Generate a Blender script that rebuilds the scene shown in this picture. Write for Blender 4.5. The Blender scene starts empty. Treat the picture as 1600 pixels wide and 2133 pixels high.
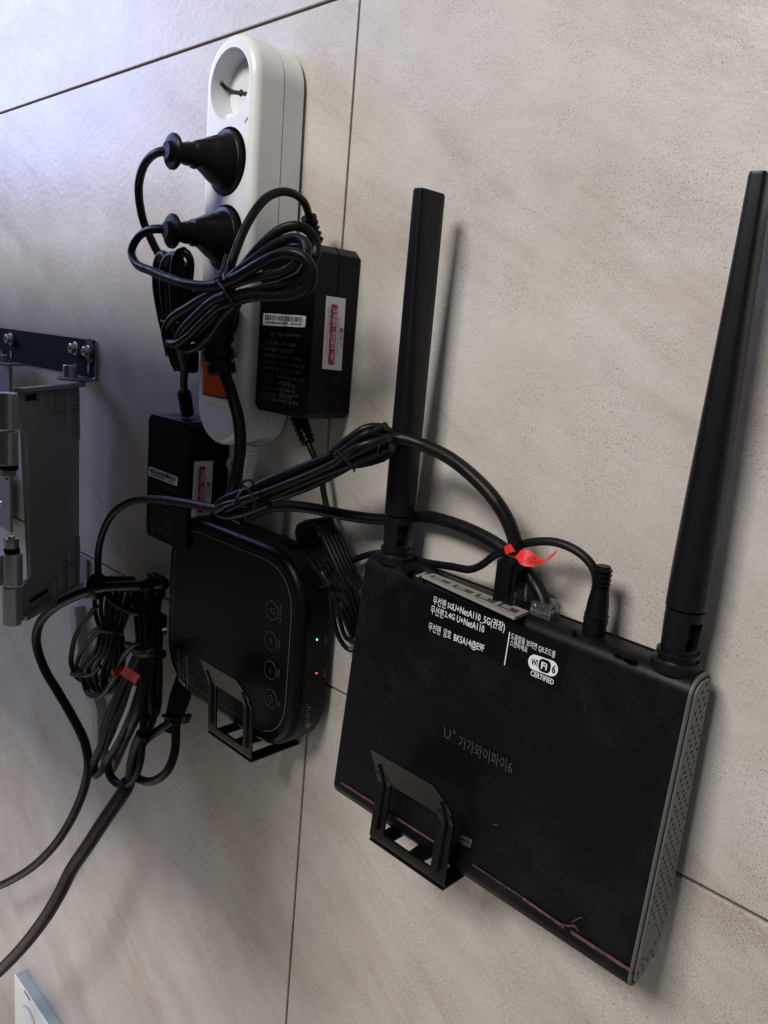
import bpy, bmesh, math, random
from mathutils import Vector, Matrix
random.seed(7)
S = bpy.context.scene
COL = S.collection

# ------------------------------------------------------------------ camera
DCAM = 0.40                       # metres from the lens to the tiled wall
H0 = 1.30                         # height of the lens
F = 1647.95                       # focal length in pixels of a 1600 px wide picture
RX = Vector((0.70951046, 0.20852337, -0.67313662))
RY = Vector((0.69933533, -0.09076589, 0.70900751))
RZ = Vector((0.08674679, -0.97379647, -0.21022711))
cam_d = bpy.data.cameras.new('camera')
cam = bpy.data.objects.new('camera', cam_d)
COL.objects.link(cam)
cam_d.sensor_fit = 'HORIZONTAL'
cam_d.sensor_width = 36.0
cam_d.lens = 36.0 * F / 1600.0
cam_d.clip_start = 0.01
cam_d.clip_end = 100
cam.matrix_world = Matrix(((RX[0], -RX[1], -RX[2], 0), (RY[0], -RY[1], -RY[2], -DCAM),
                           (RZ[0], -RZ[1], -RZ[2], H0), (0, 0, 0, 1)))
S.camera = cam

# ------------------------------------------------------------------ light
S.view_settings.view_transform = 'Standard'
S.view_settings.look = 'None'
S.view_settings.gamma = 1
S.view_settings.exposure = 0.0
W = bpy.data.worlds.new('World')
S.world = W
W.use_nodes = True
bg = W.node_tree.nodes['Background']
bg.inputs[0].default_value = (0.82, 0.81, 0.78, 1)
bg.inputs[1].default_value = 0.18


def area(name, loc, target, sx, sy, power, col):
    l = bpy.data.lights.new(name, 'AREA')
    l.shape = 'RECTANGLE'
    l.size, l.size_y, l.energy, l.color = sx, sy, power, col
    o = bpy.data.objects.new(name, l)
    COL.objects.link(o)
    o.location = loc
    o.rotation_euler = (Vector(target) - Vector(loc)).to_track_quat('-Z', 'Y').to_euler()
    return o


area('ceiling_light', (-0.34, -1.75, H0 + 1.32), (-0.25, 0, H0), 0.80, 0.55, 53.0, (1.0, 0.965, 0.905))
area('window_light', (-3.0, -0.90, H0 + 1.0), (-0.6, 0, H0 + 0.25), 1.1, 1.1, 36.0, (0.40, 0.50, 1.0))
area('floor_light', (-1.05, -0.62, H0 - 1.27), (-1.0, -0.50, H0), 1.3, 0.7, 2.6, (1.0, 0.86, 0.74))

# ------------------------------------------------------------------ geometry from the picture's rays


def ray(px, py):
    a, b, c = px - 800.0, py - 1066.5, F
    return Vector((RX[0]*a + RX[1]*b + RX[2]*c, RY[0]*a + RY[1]*b + RY[2]*c, RZ[0]*a + RZ[1]*b + RZ[2]*c))


CAM = Vector((0, -DCAM, H0))


def on_d(px, py, d):              # point d metres in front of the wall
    r = ray(px, py)
    return CAM + r * ((DCAM - d) / r.y)


def on_x(px, py, x):
    r = ray(px, py)
    return CAM + r * (x / r.x)


def on_z(px, py, z):
    r = ray(px, py)
    return CAM + r * (z / r.z)


def on_plane(px, py, p, n):
    r = ray(px, py)
    return CAM + r * ((p - CAM).dot(n) / r.dot(n))


def pxm(p):                       # pixels of the photograph per metre at p
    q = p - CAM
    return F / (q.x*RX[2] + q.y*RY[2] + q.z*RZ[2])


def V(x, d, z):
    return Vector((x, -d, z + H0))


# ------------------------------------------------------------------ materials
def nt(m):
    return m.node_tree.nodes, m.node_tree.links


def plastic(name, col, rough=0.45, spec=0.5, metal=0.0, bump=0.0, bscale=900, var=0.0, vscale=60, coat=0.0, rvar=0.0):
    m = bpy.data.materials.new(name)
    m.use_nodes = True
    N, L = nt(m)
    b = N['Principled BSDF']
    b.inputs['Base Color'].default_value = (*col, 1)
    b.inputs['Roughness'].default_value = rough
    b.inputs['Specular IOR Level'].default_value = spec
    b.inputs['Metallic'].default_value = metal
    b.inputs['Coat Weight'].default_value = coat
    tc = N.new('ShaderNodeTexCoord')
    if bump:
        n = N.new('ShaderNodeTexNoise')
        n.inputs['Scale'].default_value = bscale
        n.inputs['Detail'].default_value = 3
        bp = N.new('ShaderNodeBump')
        bp.inputs['Strength'].default_value = bump
        bp.inputs['Distance'].default_value = 0.0006
        L.new(tc.outputs['Object'], n.inputs['Vector'])
        L.new(n.outputs['Fac'], bp.inputs['Height'])
        L.new(bp.outputs['Normal'], b.inputs['Normal'])
    if var or rvar:
        n2 = N.new('ShaderNodeTexNoise')
        n2.inputs['Scale'].default_value = vscale
        n2.inputs['Detail'].default_value = 6
        n2.inputs['Roughness'].default_value = 0.65
        L.new(tc.outputs['Object'], n2.inputs['Vector'])
        if var:
            r = N.new('ShaderNodeValToRGB')
            r.color_ramp.elements[0].position = 0.32
            r.color_ramp.elements[1].position = 0.72
            r.color_ramp.elements[0].color = (*[c*(1-var) for c in col], 1)
            r.color_ramp.elements[1].color = (*[min(1, c*(1+var)) for c in col], 1)
            L.new(n2.outputs['Fac'], r.inputs['Fac'])
            L.new(r.outputs['Color'], b.inputs['Base Color'])
        if rvar:
            mr = N.new('ShaderNodeMapRange')
            mr.inputs[1].default_value = 0.35
            mr.inputs[2].default_value = 0.68
            mr.inputs[3].default_value = max(0.05, rough - rvar)
            mr.inputs[4].default_value = min(1, rough + rvar)
            L.new(n2.outputs['Fac'], mr.inputs[0])
            L.new(mr.outputs[0], b.inputs['Roughness'])
    return m


def emit(name, col, s):
    m = bpy.data.materials.new(name)
    m.use_nodes = True
    b = m.node_tree.nodes['Principled BSDF']
    b.inputs['Base Color'].default_value = (*col, 1)
    b.inputs['Emission Color'].default_value = (*col, 1)
    b.inputs['Emission Strength'].default_value = s
    return m


def dusty(name, col, dust, amount, rough):
    """dark plastic with handled, dusty patches"""
    m = plastic(name, col, rough, 0.16, bump=0.12, bscale=2600)
    N, L = nt(m)
    b = N['Principled BSDF']
    tc = N.new('ShaderNodeTexCoord')
    n = N.new('ShaderNodeTexNoise')
    n.inputs['Scale'].default_value = 16
    n.inputs['Detail'].default_value = 9
    n.inputs['Roughness'].default_value = 0.72
    n.inputs['Distortion'].default_value = 0.8
    r = N.new('ShaderNodeValToRGB')
    r.color_ramp.elements[0].position = 0.50
    r.color_ramp.elements[1].position = 0.85
    r.color_ramp.elements[0].color = (0, 0, 0, 1)
    r.color_ramp.elements[1].color = (amount, amount, amount, 1)
    sp = N.new('ShaderNodeTexNoise')
    sp.inputs['Scale'].default_value = 420
    sp.inputs['Detail'].default_value = 2
    sr = N.new('ShaderNodeValToRGB')
    sr.color_ramp.elements[0].position = 0.70
    sr.color_ramp.elements[1].position = 0.82
    sr.color_ramp.elements[0].color = (0, 0, 0, 1)
    sr.color_ramp.elements[1].color = (amount*1.6,)*3 + (1,)
    ad = N.new('ShaderNodeMath')
    ad.operation = 'ADD'
    mx = N.new('ShaderNodeMix')
    mx.data_type = 'RGBA'
    mx.inputs[6].default_value = (*col, 1)
    mx.inputs[7].default_value = (*dust, 1)
    for t in (n, sp):
        L.new(tc.outputs['Object'], t.inputs['Vector'])
    L.new(n.outputs['Fac'], r.inputs['Fac'])
    L.new(sp.outputs['Fac'], sr.inputs['Fac'])
    L.new(r.outputs['Color'], ad.inputs[0])
    L.new(sr.outputs['Color'], ad.inputs[1])
    L.new(ad.outputs[0], mx.inputs[0])
    L.new(mx.outputs[2], b.inputs['Base Color'])
    return m


def tile_material():
    m = bpy.data.materials.new('beige_stone_tile')
    m.use_nodes = True
    N, L = nt(m)
    b = N['Principled BSDF']
    tc = N.new('ShaderNodeTexCoord')
    # long soft veins running along the tile
    mp = N.new('ShaderNodeMapping')
    mp.vector_type = 'TEXTURE'
    mp.inputs['Rotation'].default_value = (0, math.radians(26), 0)
    mp.inputs['Scale'].default_value = (0.70, 1, 0.16)
    L.new(tc.outputs['Object'], mp.inputs['Vector'])
    vein = N.new('ShaderNodeTexNoise')
    vein.inputs['Scale'].default_value = 2.0
    vein.inputs['Detail'].default_value = 9
    vein.inputs['Roughness'].default_value = 0.62
    vein.inputs['Distortion'].default_value = 0.5
    L.new(mp.outputs[0], vein.inputs['Vector'])
    vr = N.new('ShaderNodeValToRGB')
    e = vr.color_ramp.elements
    e[0].position, e[0].color = 0.26, (0.365, 0.312, 0.275, 1)
    e[1].position, e[1].color = 0.76, (0.548, 0.530, 0.508, 1)
    k = e.new(0.50)
    k.color = (0.485, 0.456, 0.430, 1)
    L.new(vein.outputs['Fac'], vr.inputs['Fac'])
    # cloudy warm and cool patches
    cl = N.new('ShaderNodeTexNoise')
    cl.inputs['Scale'].default_value = 9
    cl.inputs['Detail'].default_value = 6
    L.new(tc.outputs['Object'], cl.inputs['Vector'])
    cr = N.new('ShaderNodeValToRGB')
    cr.color_ramp.elements[0].position = 0.3
    cr.color_ramp.elements[1].position = 0.7
    cr.color_ramp.elements[0].color = (0.93, 0.91, 0.89, 1)
    cr.color_ramp.elements[1].color = (1.05, 1.05, 1.06, 1)
    L.new(cl.outputs['Fac'], cr.inputs['Fac'])
    mul = N.new('ShaderNodeMix')
    mul.data_type = 'RGBA'
    mul.blend_type = 'MULTIPLY'
    mul.inputs[0].default_value = 1
    L.new(vr.outputs['Color'], mul.inputs[6])
    L.new(cr.outputs['Color'], mul.inputs[7])
    # thin brown streaks along the veins
    mp2 = N.new('ShaderNodeMapping')
    mp2.vector_type = 'TEXTURE'
    mp2.inputs['Rotation'].default_value = (0, math.radians(31), 0)
    mp2.inputs['Scale'].default_value = (0.30, 1, 0.022)
    L.new(tc.outputs['Object'], mp2.inputs['Vector'])
    sn = N.new('ShaderNodeTexNoise')
    sn.inputs['Scale'].default_value = 1.6
    sn.inputs['Detail'].default_value = 7
    sn.inputs['Roughness'].default_value = 0.6
    sn.inputs['Distortion'].default_value = 0.3
    L.new(mp2.outputs[0], sn.inputs['Vector'])
    sr = N.new('ShaderNodeMapRange')
    sr.inputs[1].default_value, sr.inputs[2].default_value = 0.52, 0.72
    sr.inputs[3].default_value, sr.inputs[4].default_value = 0, 0.40
    L.new(sn.outputs['Fac'], sr.inputs[0])
    sm = N.new('ShaderNodeMapRange')
    sm.inputs[1].default_value, sm.inputs[2].default_value = 0.62, 0.36
    sm.inputs[3].default_value, sm.inputs[4].default_value = 0.1, 1
    L.new(vein.outputs['Fac'], sm.inputs[0])
    sf = N.new('ShaderNodeMath')
    sf.operation = 'MULTIPLY'
    L.new(sr.outputs[0], sf.inputs[0])
    L.new(sm.outputs[0], sf.inputs[1])
    smx = N.new('ShaderNodeMix')
    smx.data_type = 'RGBA'
    smx.inputs[7].default_value = (0.25, 0.185, 0.14, 1)
    L.new(sf.outputs[0], smx.inputs[0])
    L.new(mul.outputs[2], smx.inputs[6])
    # brown and pale specks, clustered
    prev = smx.outputs[2]
    for sc, lo, hi, col, fac in ((1000, 0.60, 0.66, (0.12, 0.095, 0.075), 0.75), (1900, 0.54, 0.68, (0.17, 0.13, 0.10), 0.75),
                                 (1400, 0.57, 0.68, (0.72, 0.69, 0.66), 0.7)):
        n = N.new('ShaderNodeTexNoise')
        n.inputs['Scale'].default_value = sc
        n.inputs['Detail'].default_value = 1.5
        L.new(tc.outputs['Object'], n.inputs['Vector'])
        r = N.new('ShaderNodeMapRange')
        r.inputs[1].default_value, r.inputs[2].default_value = lo, hi
        r.inputs[3].default_value, r.inputs[4].default_value = 0, fac
        L.new(n.outputs['Fac'], r.inputs[0])
        ms = N.new('ShaderNodeTexNoise')
        ms.inputs['Scale'].default_value = 14 + sc*0.01
        ms.inputs['Detail'].default_value = 4
        L.new(tc.outputs['Object'], ms.inputs['Vector'])
        mr = N.new('ShaderNodeMapRange')
        mr.inputs[1].default_value, mr.inputs[2].default_value = 0.38, 0.62
        mr.inputs[3].default_value, mr.inputs[4].default_value = 0.15, 1
        L.new(ms.outputs['Fac'], mr.inputs[0])
        f = N.new('ShaderNodeMath')
        f.operation = 'MULTIPLY'
        L.new(r.outputs[0], f.inputs[0])
        L.new(mr.outputs[0], f.inputs[1])
        mx = N.new('ShaderNodeMix')
        mx.data_type = 'RGBA'
        mx.inputs[7].default_value = (*col, 1)
        L.new(f.outputs[0], mx.inputs[0])
        L.new(prev, mx.inputs[6])
        prev = mx.outputs[2]
    L.new(prev, b.inputs['Base Color'])
    # satin glaze with a fine orange-peel relief
    g = N.new('ShaderNodeTexNoise')
    g.inputs['Scale'].default_value = 150
    g.inputs['Detail'].default_value = 5
    g.inputs['Roughness'].default_value = 0.55
    L.new(tc.outputs['Object'], g.inputs['Vector'])
    bp = N.new('ShaderNodeBump')
    bp.inputs['Strength'].default_value = 0.32
    bp.inputs['Distance'].default_value = 0.0012
    L.new(g.outputs['Fac'], bp.inputs['Height'])
    L.new(bp.outputs['Normal'], b.inputs['Normal'])
    b.inputs['Roughness'].default_value = 0.35
    b.inputs['Specular IOR Level'].default_value = 0.45
    return m


M = {}
M['tile'] = tile_material()
M['grout'] = plastic('dark_grout', (0.10, 0.09, 0.085), 0.9, 0.2, bump=0.3, bscale=1500)
M['black'] = plastic('black_plastic', (0.0026, 0.0026, 0.0034), 0.40, 0.17, bump=0.10, bscale=3000, rvar=0.08)
M['router'] = dusty('router_black', (0.0032, 0.0032, 0.0046), (0.030, 0.030, 0.034), 0.42, 0.35)
M['box'] = dusty('box_black', (0.0022, 0.0022, 0.0036), (0.02, 0.02, 0.024), 0.2, 0.34)
M['antenna'] = plastic('antenna_black', (0.0038, 0.0040, 0.0054), 0.38, 0.24, bump=0.10, bscale=3000)
M['cable'] = plastic('black_cable', (0.0035, 0.0035, 0.0038), 0.42, 0.18, bump=0.12, bscale=700, rvar=0.1, vscale=150)
M['thin_cable'] = plastic('black_thin_cable', (0.0035, 0.0035, 0.004), 0.42, 0.20, rvar=0.08, vscale=200)
M['sheet'] = plastic('black_painted_sheet', (0.003, 0.0028, 0.003), 0.36, 0.16, bump=0.15, bscale=1800)
M['seam'] = plastic('seam_black', (0.002, 0.002, 0.002), 0.8, 0.1)
M['edge'] = plastic('worn_edge', (0.045, 0.045, 0.052), 0.5, 0.4)
M['white'] = plastic('white_plastic', (0.66, 0.67, 0.69), 0.28, 0.5, bump=0.03, bscale=900, var=0.05, vscale=30)
M['whitegap'] = plastic('grey_seam', (0.16, 0.16, 0.17), 0.7, 0.2)
M['offwhite'] = plastic('yellowed_plastic', (0.52, 0.48, 0.38), 0.45, 0.4)
M['orange'] = plastic('orange_rocker', (0.55, 0.085, 0.012), 0.30, 0.5, var=0.12, vscale=120)
M['paper'] = plastic('white_label', (0.60, 0.61, 0.66), 0.45, 0.4)
M['ink'] = plastic('black_ink', (0.012, 0.012, 0.016), 0.5, 0.3)
M['crimson'] = plastic('crimson_print', (0.32, 0.008, 0.055), 0.45, 0.4)
M['print'] = plastic('white_print', (0.62, 0.64, 0.66), 0.5, 0.3)
M['greyprint'] = plastic('grey_print', (0.15, 0.15, 0.155), 0.5, 0.3)
M['dimprint'] = plastic('faint_print', (0.075, 0.075, 0.08), 0.5, 0.3)
M['sticker'] = plastic('black_sticker', (0.0022, 0.0022, 0.003), 0.32, 0.2)
M['cap'] = plastic('grey_end_plastic', (0.138, 0.136, 0.133), 0.5, 0.4, var=0.06, vscale=80)
M['capdark'] = plastic('dark_grey_plastic', (0.085, 0.088, 0.085), 0.5, 0.4)
M['portstep'] = plastic('port_step', (0.19, 0.175, 0.165), 0.6, 0.2)
M['cavity'] = plastic('port_cavity_shade', (0.055, 0.048, 0.044), 0.6, 0.2, var=0.3, vscale=500)  # brownish shadow inside the port wells, put into the colour
M['port'] = plastic('grey_port', (0.23, 0.215, 0.20), 0.5, 0.4)
M['steel'] = plastic('zinc_steel', (0.52, 0.52, 0.50), 0.34, 0.5, metal=0.9, var=0.15, vscale=300)
M['rust'] = plastic('rusty_washer', (0.055, 0.028, 0.014), 0.7, 0.3, var=0.4, vscale=300)
M['greymetal'] = plastic('grey_painted_metal', (0.19, 0.193, 0.205), 0.45, 0.35, metal=0.0, bump=0.05, bscale=1200)
M['silver'] = plastic('silver_painted_metal', (0.38, 0.39, 0.42), 0.36, 0.5, metal=0.55, bump=0.05, bscale=1200)
M['darkmetal'] = plastic('dark_painted_metal', (0.010, 0.010, 0.010), 0.75, 0.05)
M['emboss'] = plastic('embossed_print', (0.042, 0.042, 0.046), 0.5, 0.3)
M['slot'] = plastic('slot_grey', (0.03, 0.028, 0.03), 0.7, 0.2)
M['labelprint'] = plastic('light_grey_print', (0.26, 0.26, 0.27), 0.5, 0.3)
M['red'] = plastic('red_tape', (0.62, 0.022, 0.018), 0.35, 0.5, var=0.08, vscale=200)
M['redink'] = plastic('dark_red_ink', (0.22, 0.01, 0.01), 0.5, 0.3)
M['film'] = plastic('film_edge', (0.085, 0.036, 0.034), 0.55, 0.15, var=0.45, vscale=260)
M['duct'] = plastic('pale_grey_duct', (0.36, 0.36, 0.34), 0.45, 0.4)
M['outlet'] = plastic('outlet_white', (0.72, 0.75, 0.76), 0.3, 0.5)
M['outletshade'] = plastic('outlet_shaded_white', (0.30, 0.36, 0.37), 0.4, 0.5)  # white outlet's shaded top and recess, the shade put into the colour
M['green'] = emit('green_led', (0.05, 1.0, 0.35), 3.0)
M['redled'] = emit('red_led', (1.0, 0.03, 0.04), 3.0)
M['copper'] = plastic('gold_contact', (0.5, 0.35, 0.12), 0.3, 0.5, metal=0.9)
M['wireblue'] = plastic('blue_wire', (0.03, 0.05, 0.16), 0.4)
M['wirered'] = plastic('brown_wire', (0.20, 0.05, 0.03), 0.4)
M['screen'] = plastic('black_glass', (0.004, 0.004, 0.005), 0.15, 0.5)
cl = bpy.data.materials.new('clear_plastic')
cl.use_nodes = True
_b = cl.node_tree.nodes['Principled BSDF']
_b.inputs['Base Color'].default_value = (0.95, 0.95, 0.95, 1)
_b.inputs['Roughness'].default_value = 0.08
_b.inputs['Transmission Weight'].default_value = 0.96
_b.inputs['IOR'].default_value = 1.16
M['clear'] = cl


# ------------------------------------------------------------------ mesh helpers (all in world space)
def link(name, bm, mat, parent=None, smooth=True, angle=38):
    """links one bmesh as one object, its vertices given in world space"""
    off = parent.matrix_world.translation if parent else None
    me = bpy.data.meshes.new(name)
    bmesh.ops.recalc_face_normals(bm, faces=bm.faces)
    if off is not None:
        bmesh.ops.translate(bm, verts=bm.verts, vec=-Vector(ROOT(parent)))
    bm.to_mesh(me)
    bm.free()
    for p in me.polygons:
        p.use_smooth = smooth
    if smooth:
        me.set_sharp_from_angle(angle=math.radians(angle))
    me.materials.append(mat)
    o = bpy.data.objects.new(name, me)
    COL.objects.link(o)
    if parent:
        o.parent = parent
    if smooth:
        wn = o.modifiers.new('weighted_normal', 'WEIGHTED_NORMAL')
        wn.keep_sharp = True
    return o


def ROOT(o):
    while o.parent:
        o = o.parent
    return o.location


def tag(o, label, cat, group=None):
    o['label'] = label
    o['category'] = cat
    if group:
        o['group'] = group
    return o


def thing(name, loc, label, cat, group=None):
    o = bpy.data.objects.new(name, None)
    COL.objects.link(o)
    o.location = loc
    o.empty_display_size = 0.02
    return tag(o, label, cat, group)


def new():
    return bmesh.new()


def rbox(bm, x0, x1, d0, d1, z0, z1, bev=0.0, seg=2):
    """axis-aligned box by wall coordinates, edges rounded"""
    b = bmesh.new()
    bmesh.ops.create_cube(b, size=1)
    for v in b.verts:
        v.co = V((x0+x1)/2 + v.co.x*(x1-x0), (d0+d1)/2 + v.co.y*(d1-d0), (z0+z1)/2 + v.co.z*(z1-z0))
    bmesh.ops.recalc_face_normals(b, faces=b.faces)
    if bev:
        bmesh.ops.bevel(b, geom=b.edges[:], offset=bev, segments=seg, profile=0.5, affect='EDGES')
    join(bm, b)
    return bm


def join(bm, b):
    t = bpy.data.meshes.new('t')
    b.to_mesh(t)
    b.free()
    bm.from_mesh(t)
    bpy.data.meshes.remove(t)


def obox(bm, c, ax, ay, az, sx, sy, sz, bev=0.0, seg=2):
    """box at c with its own axes"""
    b = bmesh.new()
    bmesh.ops.create_cube(b, size=1)
    for v in b.verts:
        x, y, z = v.co
        v.co = c + ax*(x*sx) + ay*(y*sy) + az*(z*sz)
    bmesh.ops.recalc_face_normals(b, faces=b.faces)
    if bev:
        bmesh.ops.bevel(b, geom=b.edges[:], offset=bev, segments=seg, profile=0.5, affect='EDGES')
    join(bm, b)
    return bm


def loft(bm, rings, cap0=True, cap1=True):
    vs = [[bm.verts.new(p) for p in r] for r in rings]
    n = len(rings[0])
    for a, b in zip(vs, vs[1:]):
        for i in range(n):
            j = (i+1) % n
            bm.faces.new((a[i], a[j], b[j], b[i]))
    if cap0:
        bm.faces.new(vs[0][::-1])
    if cap1:
        bm.faces.new(vs[-1])
    return bm


def lathe(bm, o, axis, prof, sides=20, squash=1.0, up=None):
    """turned shape; prof = (distance along the axis, radius[, radius across])"""
    axis = axis.normalized()
    up = (up or (Vector((0, 0, 1)) if abs(axis.z) < 0.9 else Vector((0, 1, 0))))
    u = axis.cross(up).normalized()
    w = u.cross(axis).normalized()
    rings = []
    for p in prof:
        t, ru = p[0], p[1]
        rw = p[2] if len(p) > 2 else p[1]*squash
        rings.append([o + axis*t + u*(ru*math.cos(2*math.pi*i/sides)) + w*(rw*math.sin(2*math.pi*i/sides)) for i in range(sides)])
    return loft(bm, rings)


def spline(pts, step=0.003):
    P = [pts[0]*2 - pts[1]] + list(pts) + [pts[-1]*2 - pts[-2]]
    out = []
    for i in range(1, len(P)-2):
        p0, p1, p2, p3 = P[i-1], P[i], P[i+1], P[i+2]
        t0 = 0.0
        t1 = t0 + max(1e-5, (p1-p0).length)**0.5
        t2 = t1 + max(1e-5, (p2-p1).length)**0.5
        t3 = t2 + max(1e-5, (p3-p2).length)**0.5
        n = max(2, int((p2-p1).length/step))
        for k in range(n):
            t = t1 + (t2-t1)*k/n
            a1 = p0*((t1-t)/(t1-t0)) + p1*((t-t0)/(t1-t0))
            a2 = p1*((t2-t)/(t2-t1)) + p2*((t-t1)/(t2-t1))
            a3 = p2*((t3-t)/(t3-t2)) + p3*((t-t2)/(t3-t2))
            b1 = a1*((t2-t)/(t2-t0)) + a2*((t-t0)/(t2-t0))
            b2 = a2*((t3-t)/(t3-t1)) + a3*((t-t1)/(t3-t1))
            out.append(b1*((t2-t)/(t2-t1)) + b2*((t-t1)/(t2-t1)))
    out.append(P[-2])
    return out


def tube(bm, path, r, sides=10, flat=1.0, groove=0.0, roll=0.0):
    """sweeps a round, oval or twin-core section along the path"""
    n = len(path)
    T = [(path[min(i+1, n-1)] - path[max(i-1, 0)]).normalized() for i in range(n)]
    u = T[0].orthogonal().normalized()
    rings = []
    for i in range(n):
        u = (u - T[i]*u.dot(T[i])).normalized()
        w = T[i].cross(u)
        rr = r[min(i, len(r)-1)] if isinstance(r, (list, tuple)) else r
        ring = []
        for k in range(sides):
            a = 2*math.pi*k/sides
            g = 1 - groove*abs(math.sin(a))**6
            ca, sa = math.cos(a)*rr*flat, math.sin(a)*rr*g
            cr, sr = math.cos(roll), math.sin(roll)
            ring.append(path[i] + u*(ca*cr - sa*sr) + w*(ca*sr + sa*cr))
        rings.append(ring)
    return loft(bm, rings)


def wp(pts):                      # picture waypoints with their distance from the wall in mm
    return [on_d(a, b, c/1000.0) for a, b, c in pts]


def run(bm, pts, width, sides=10, flat=1.0, groove=0.0, roll=0.0, step=0.003):
    """cable through picture waypoints, width in picture pixels"""
    P = wp(pts)
    r = sum(0.5*width/pxm(p) for p in P)/len(P)
    tube(bm, spline(P, step), r, sides, flat, groove, roll)
    return r


def prism(bm, poly, f, t0, t1, bev=0.0, seg=2):
    b = bmesh.new()
    lo = [b.verts.new(f(a, c, t0)) for a, c in poly]
    hi = [b.verts.new(f(a, c, t1)) for a, c in poly]
    n = len(poly)
    b.faces.new(lo[::-1])
    b.faces.new(hi)
    for i in range(n):
        b.faces.new((lo[i], lo[(i+1) % n], hi[(i+1) % n], hi[i]))
    bmesh.ops.recalc_face_normals(b, faces=b.faces)
    if bev:
        bmesh.ops.bevel(b, geom=b.edges[:], offset=bev, segments=seg, profile=0.5, affect='EDGES')
    join(bm, b)
    return bm


def FY(x, z, d):
    return V(x, d, z)


def FX(d, z, x):
    return V(x, d, z)


def rrect(x0, x1, z0, z1, r, n=8, power=2.0):
    out = []
    for cx, cz, a0 in ((x1-r, z1-r, 0), (x0+r, z1-r, 90), (x0+r, z0+r, 180), (x1-r, z0+r, 270)):
        for i in range(n+1):
            a = math.radians(a0 + 90*i/n)
            c, s = math.cos(a), math.sin(a)
            out.append((cx + r*math.copysign(abs(c)**(2/power), c), cz + r*math.copysign(abs(s)**(2/power), s)))
    res = [out[0]]
    for p in out[1:]:
        if math.hypot(p[0]-res[-1][0], p[1]-res[-1][1]) > 1e-6:
            res.append(p)
    if math.hypot(res[0][0]-res[-1][0], res[0][1]-res[-1][1]) < 1e-6:
        res.pop()
    return res


def inset(poly, s):
    n = len(poly)
    out = []
    for i in range(n):
        (ax, ay), (bx, by), (cx, cy) = poly[i-1], poly[i], poly[(i+1) % n]
        e1 = Vector((bx-ax, by-ay)).normalized()
        e2 = Vector((cx-bx, cy-by)).normalized()
        m = Vector((-(e1.y+e2.y), e1.x+e2.x))
        m = m.normalized() if m.length > 1e-9 else Vector((-e1.y, e1.x))
        k = m.dot(Vector((-e1.y, e1.x)))
        m *= s/max(0.35, k)
        out.append((bx+m.x, by+m.y))
    return out


def cushion(bm, poly, f, t0, t1, r, n=5, r0=0.0):
    """solid with the outline poly, its front edge rounded by r (and its back edge by r0)"""
    rings = []
    if r0:
        for i in range(n):
            a = math.pi/2*i/n
            rings.append([f(x, y, t0 + r0*(1-math.sin(a))) for x, y in inset(poly, r0*(1-math.cos(a)))][:])
        rings = [[f(x, y, t0 + r0*(1-math.cos(math.pi/2*i/n))) for x, y in inset(poly, r0*(1-math.sin(math.pi/2*i/n)))] for i in range(n)]
    rings.append([f(x, y, t0+r0) for x, y in poly])
    for i in range(n+1):
        a = math.pi/2*i/n
        rings.append([f(x, y, t1-r+r*math.sin(a)) for x, y in (inset(poly, r*(1-math.cos(a))) if i else poly)])
    return loft(bm, rings)


def plate(bm, q, th, nrm):
    """thin sheet on four world corners"""
    n = nrm.normalized()
    return loft(bm, [[p for p in q], [p + n*th for p in q]])


def carve(o, cutters, solver='EXACT'):
    """subtracts joined cutter meshes and bakes the result"""
    me = bpy.data.meshes.new('cut')
    bmesh.ops.recalc_face_normals(cutters, faces=cutters.faces)
    if o.parent:
        bmesh.ops.translate(cutters, verts=cutters.verts, vec=-Vector(ROOT(o)))
    cutters.to_mesh(me)
    cutters.free()
    c = bpy.data.objects.new('cut', me)
    COL.objects.link(c)
    c.location = ROOT(o) if o.parent else (0, 0, 0)
    for w_ in list(o.modifiers):
        o.modifiers.remove(w_)
    md = o.modifiers.new('b', 'BOOLEAN')
    md.operation = 'DIFFERENCE'
    md.object = c
    md.solver = solver
    bpy.context.view_layer.update()
    dg = bpy.context.evaluated_depsgraph_get()
    nm = bpy.data.meshes.new_from_object(o.evaluated_get(dg))
    o.modifiers.remove(md)
    old = o.data
    o.data = nm
    nm.name = old.name
    bpy.data.objects.remove(c)
    for p in nm.polygons:
        p.use_smooth = True
    nm.set_sharp_from_angle(angle=math.radians(30))
    wn = o.modifiers.new('weighted_normal', 'WEIGHTED_NORMAL')
    wn.keep_sharp = True
    return o


_txt = bpy.data.curves.new('txt', 'FONT')
_txo = bpy.data.objects.new('txt', _txt)
COL.objects.link(_txo)


def text(name, s, p0, p1, up, mat, parent, lift=0.00012, height=None, bold=0.0, bm=None):
    """flat lettering along the baseline p0 to p1"""
    _txt.body = s
    _txt.size = 1
    _txt.offset = bold
    _txt.resolution_u = 2
    dg = bpy.context.evaluated_depsgraph_get()
    dg.update()
    me = bpy.data.meshes.new_from_object(_txo.evaluated_get(dg))
    xs = [v.co.x for v in me.vertices]
    w = (p1-p0).length
    k = w/(max(xs)-min(xs))
    ky = height/0.73 if height else k
    u = (p1-p0).normalized()
    n = u.cross(up).normalized()
    v = n.cross(u).normalized()
    b = bm if bm is not None else bmesh.new()
    t = bmesh.new()
    t.from_mesh(me)
    x0 = min(xs)
    for q in t.verts:
        q.co = p0 + u*((q.co.x-x0)*k) + v*(q.co.y*ky) + n*lift
    join(b, t)
    bpy.data.meshes.remove(me)
    if bm is None:
        return link(name, b, mat, parent, smooth=False)
    return b


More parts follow.
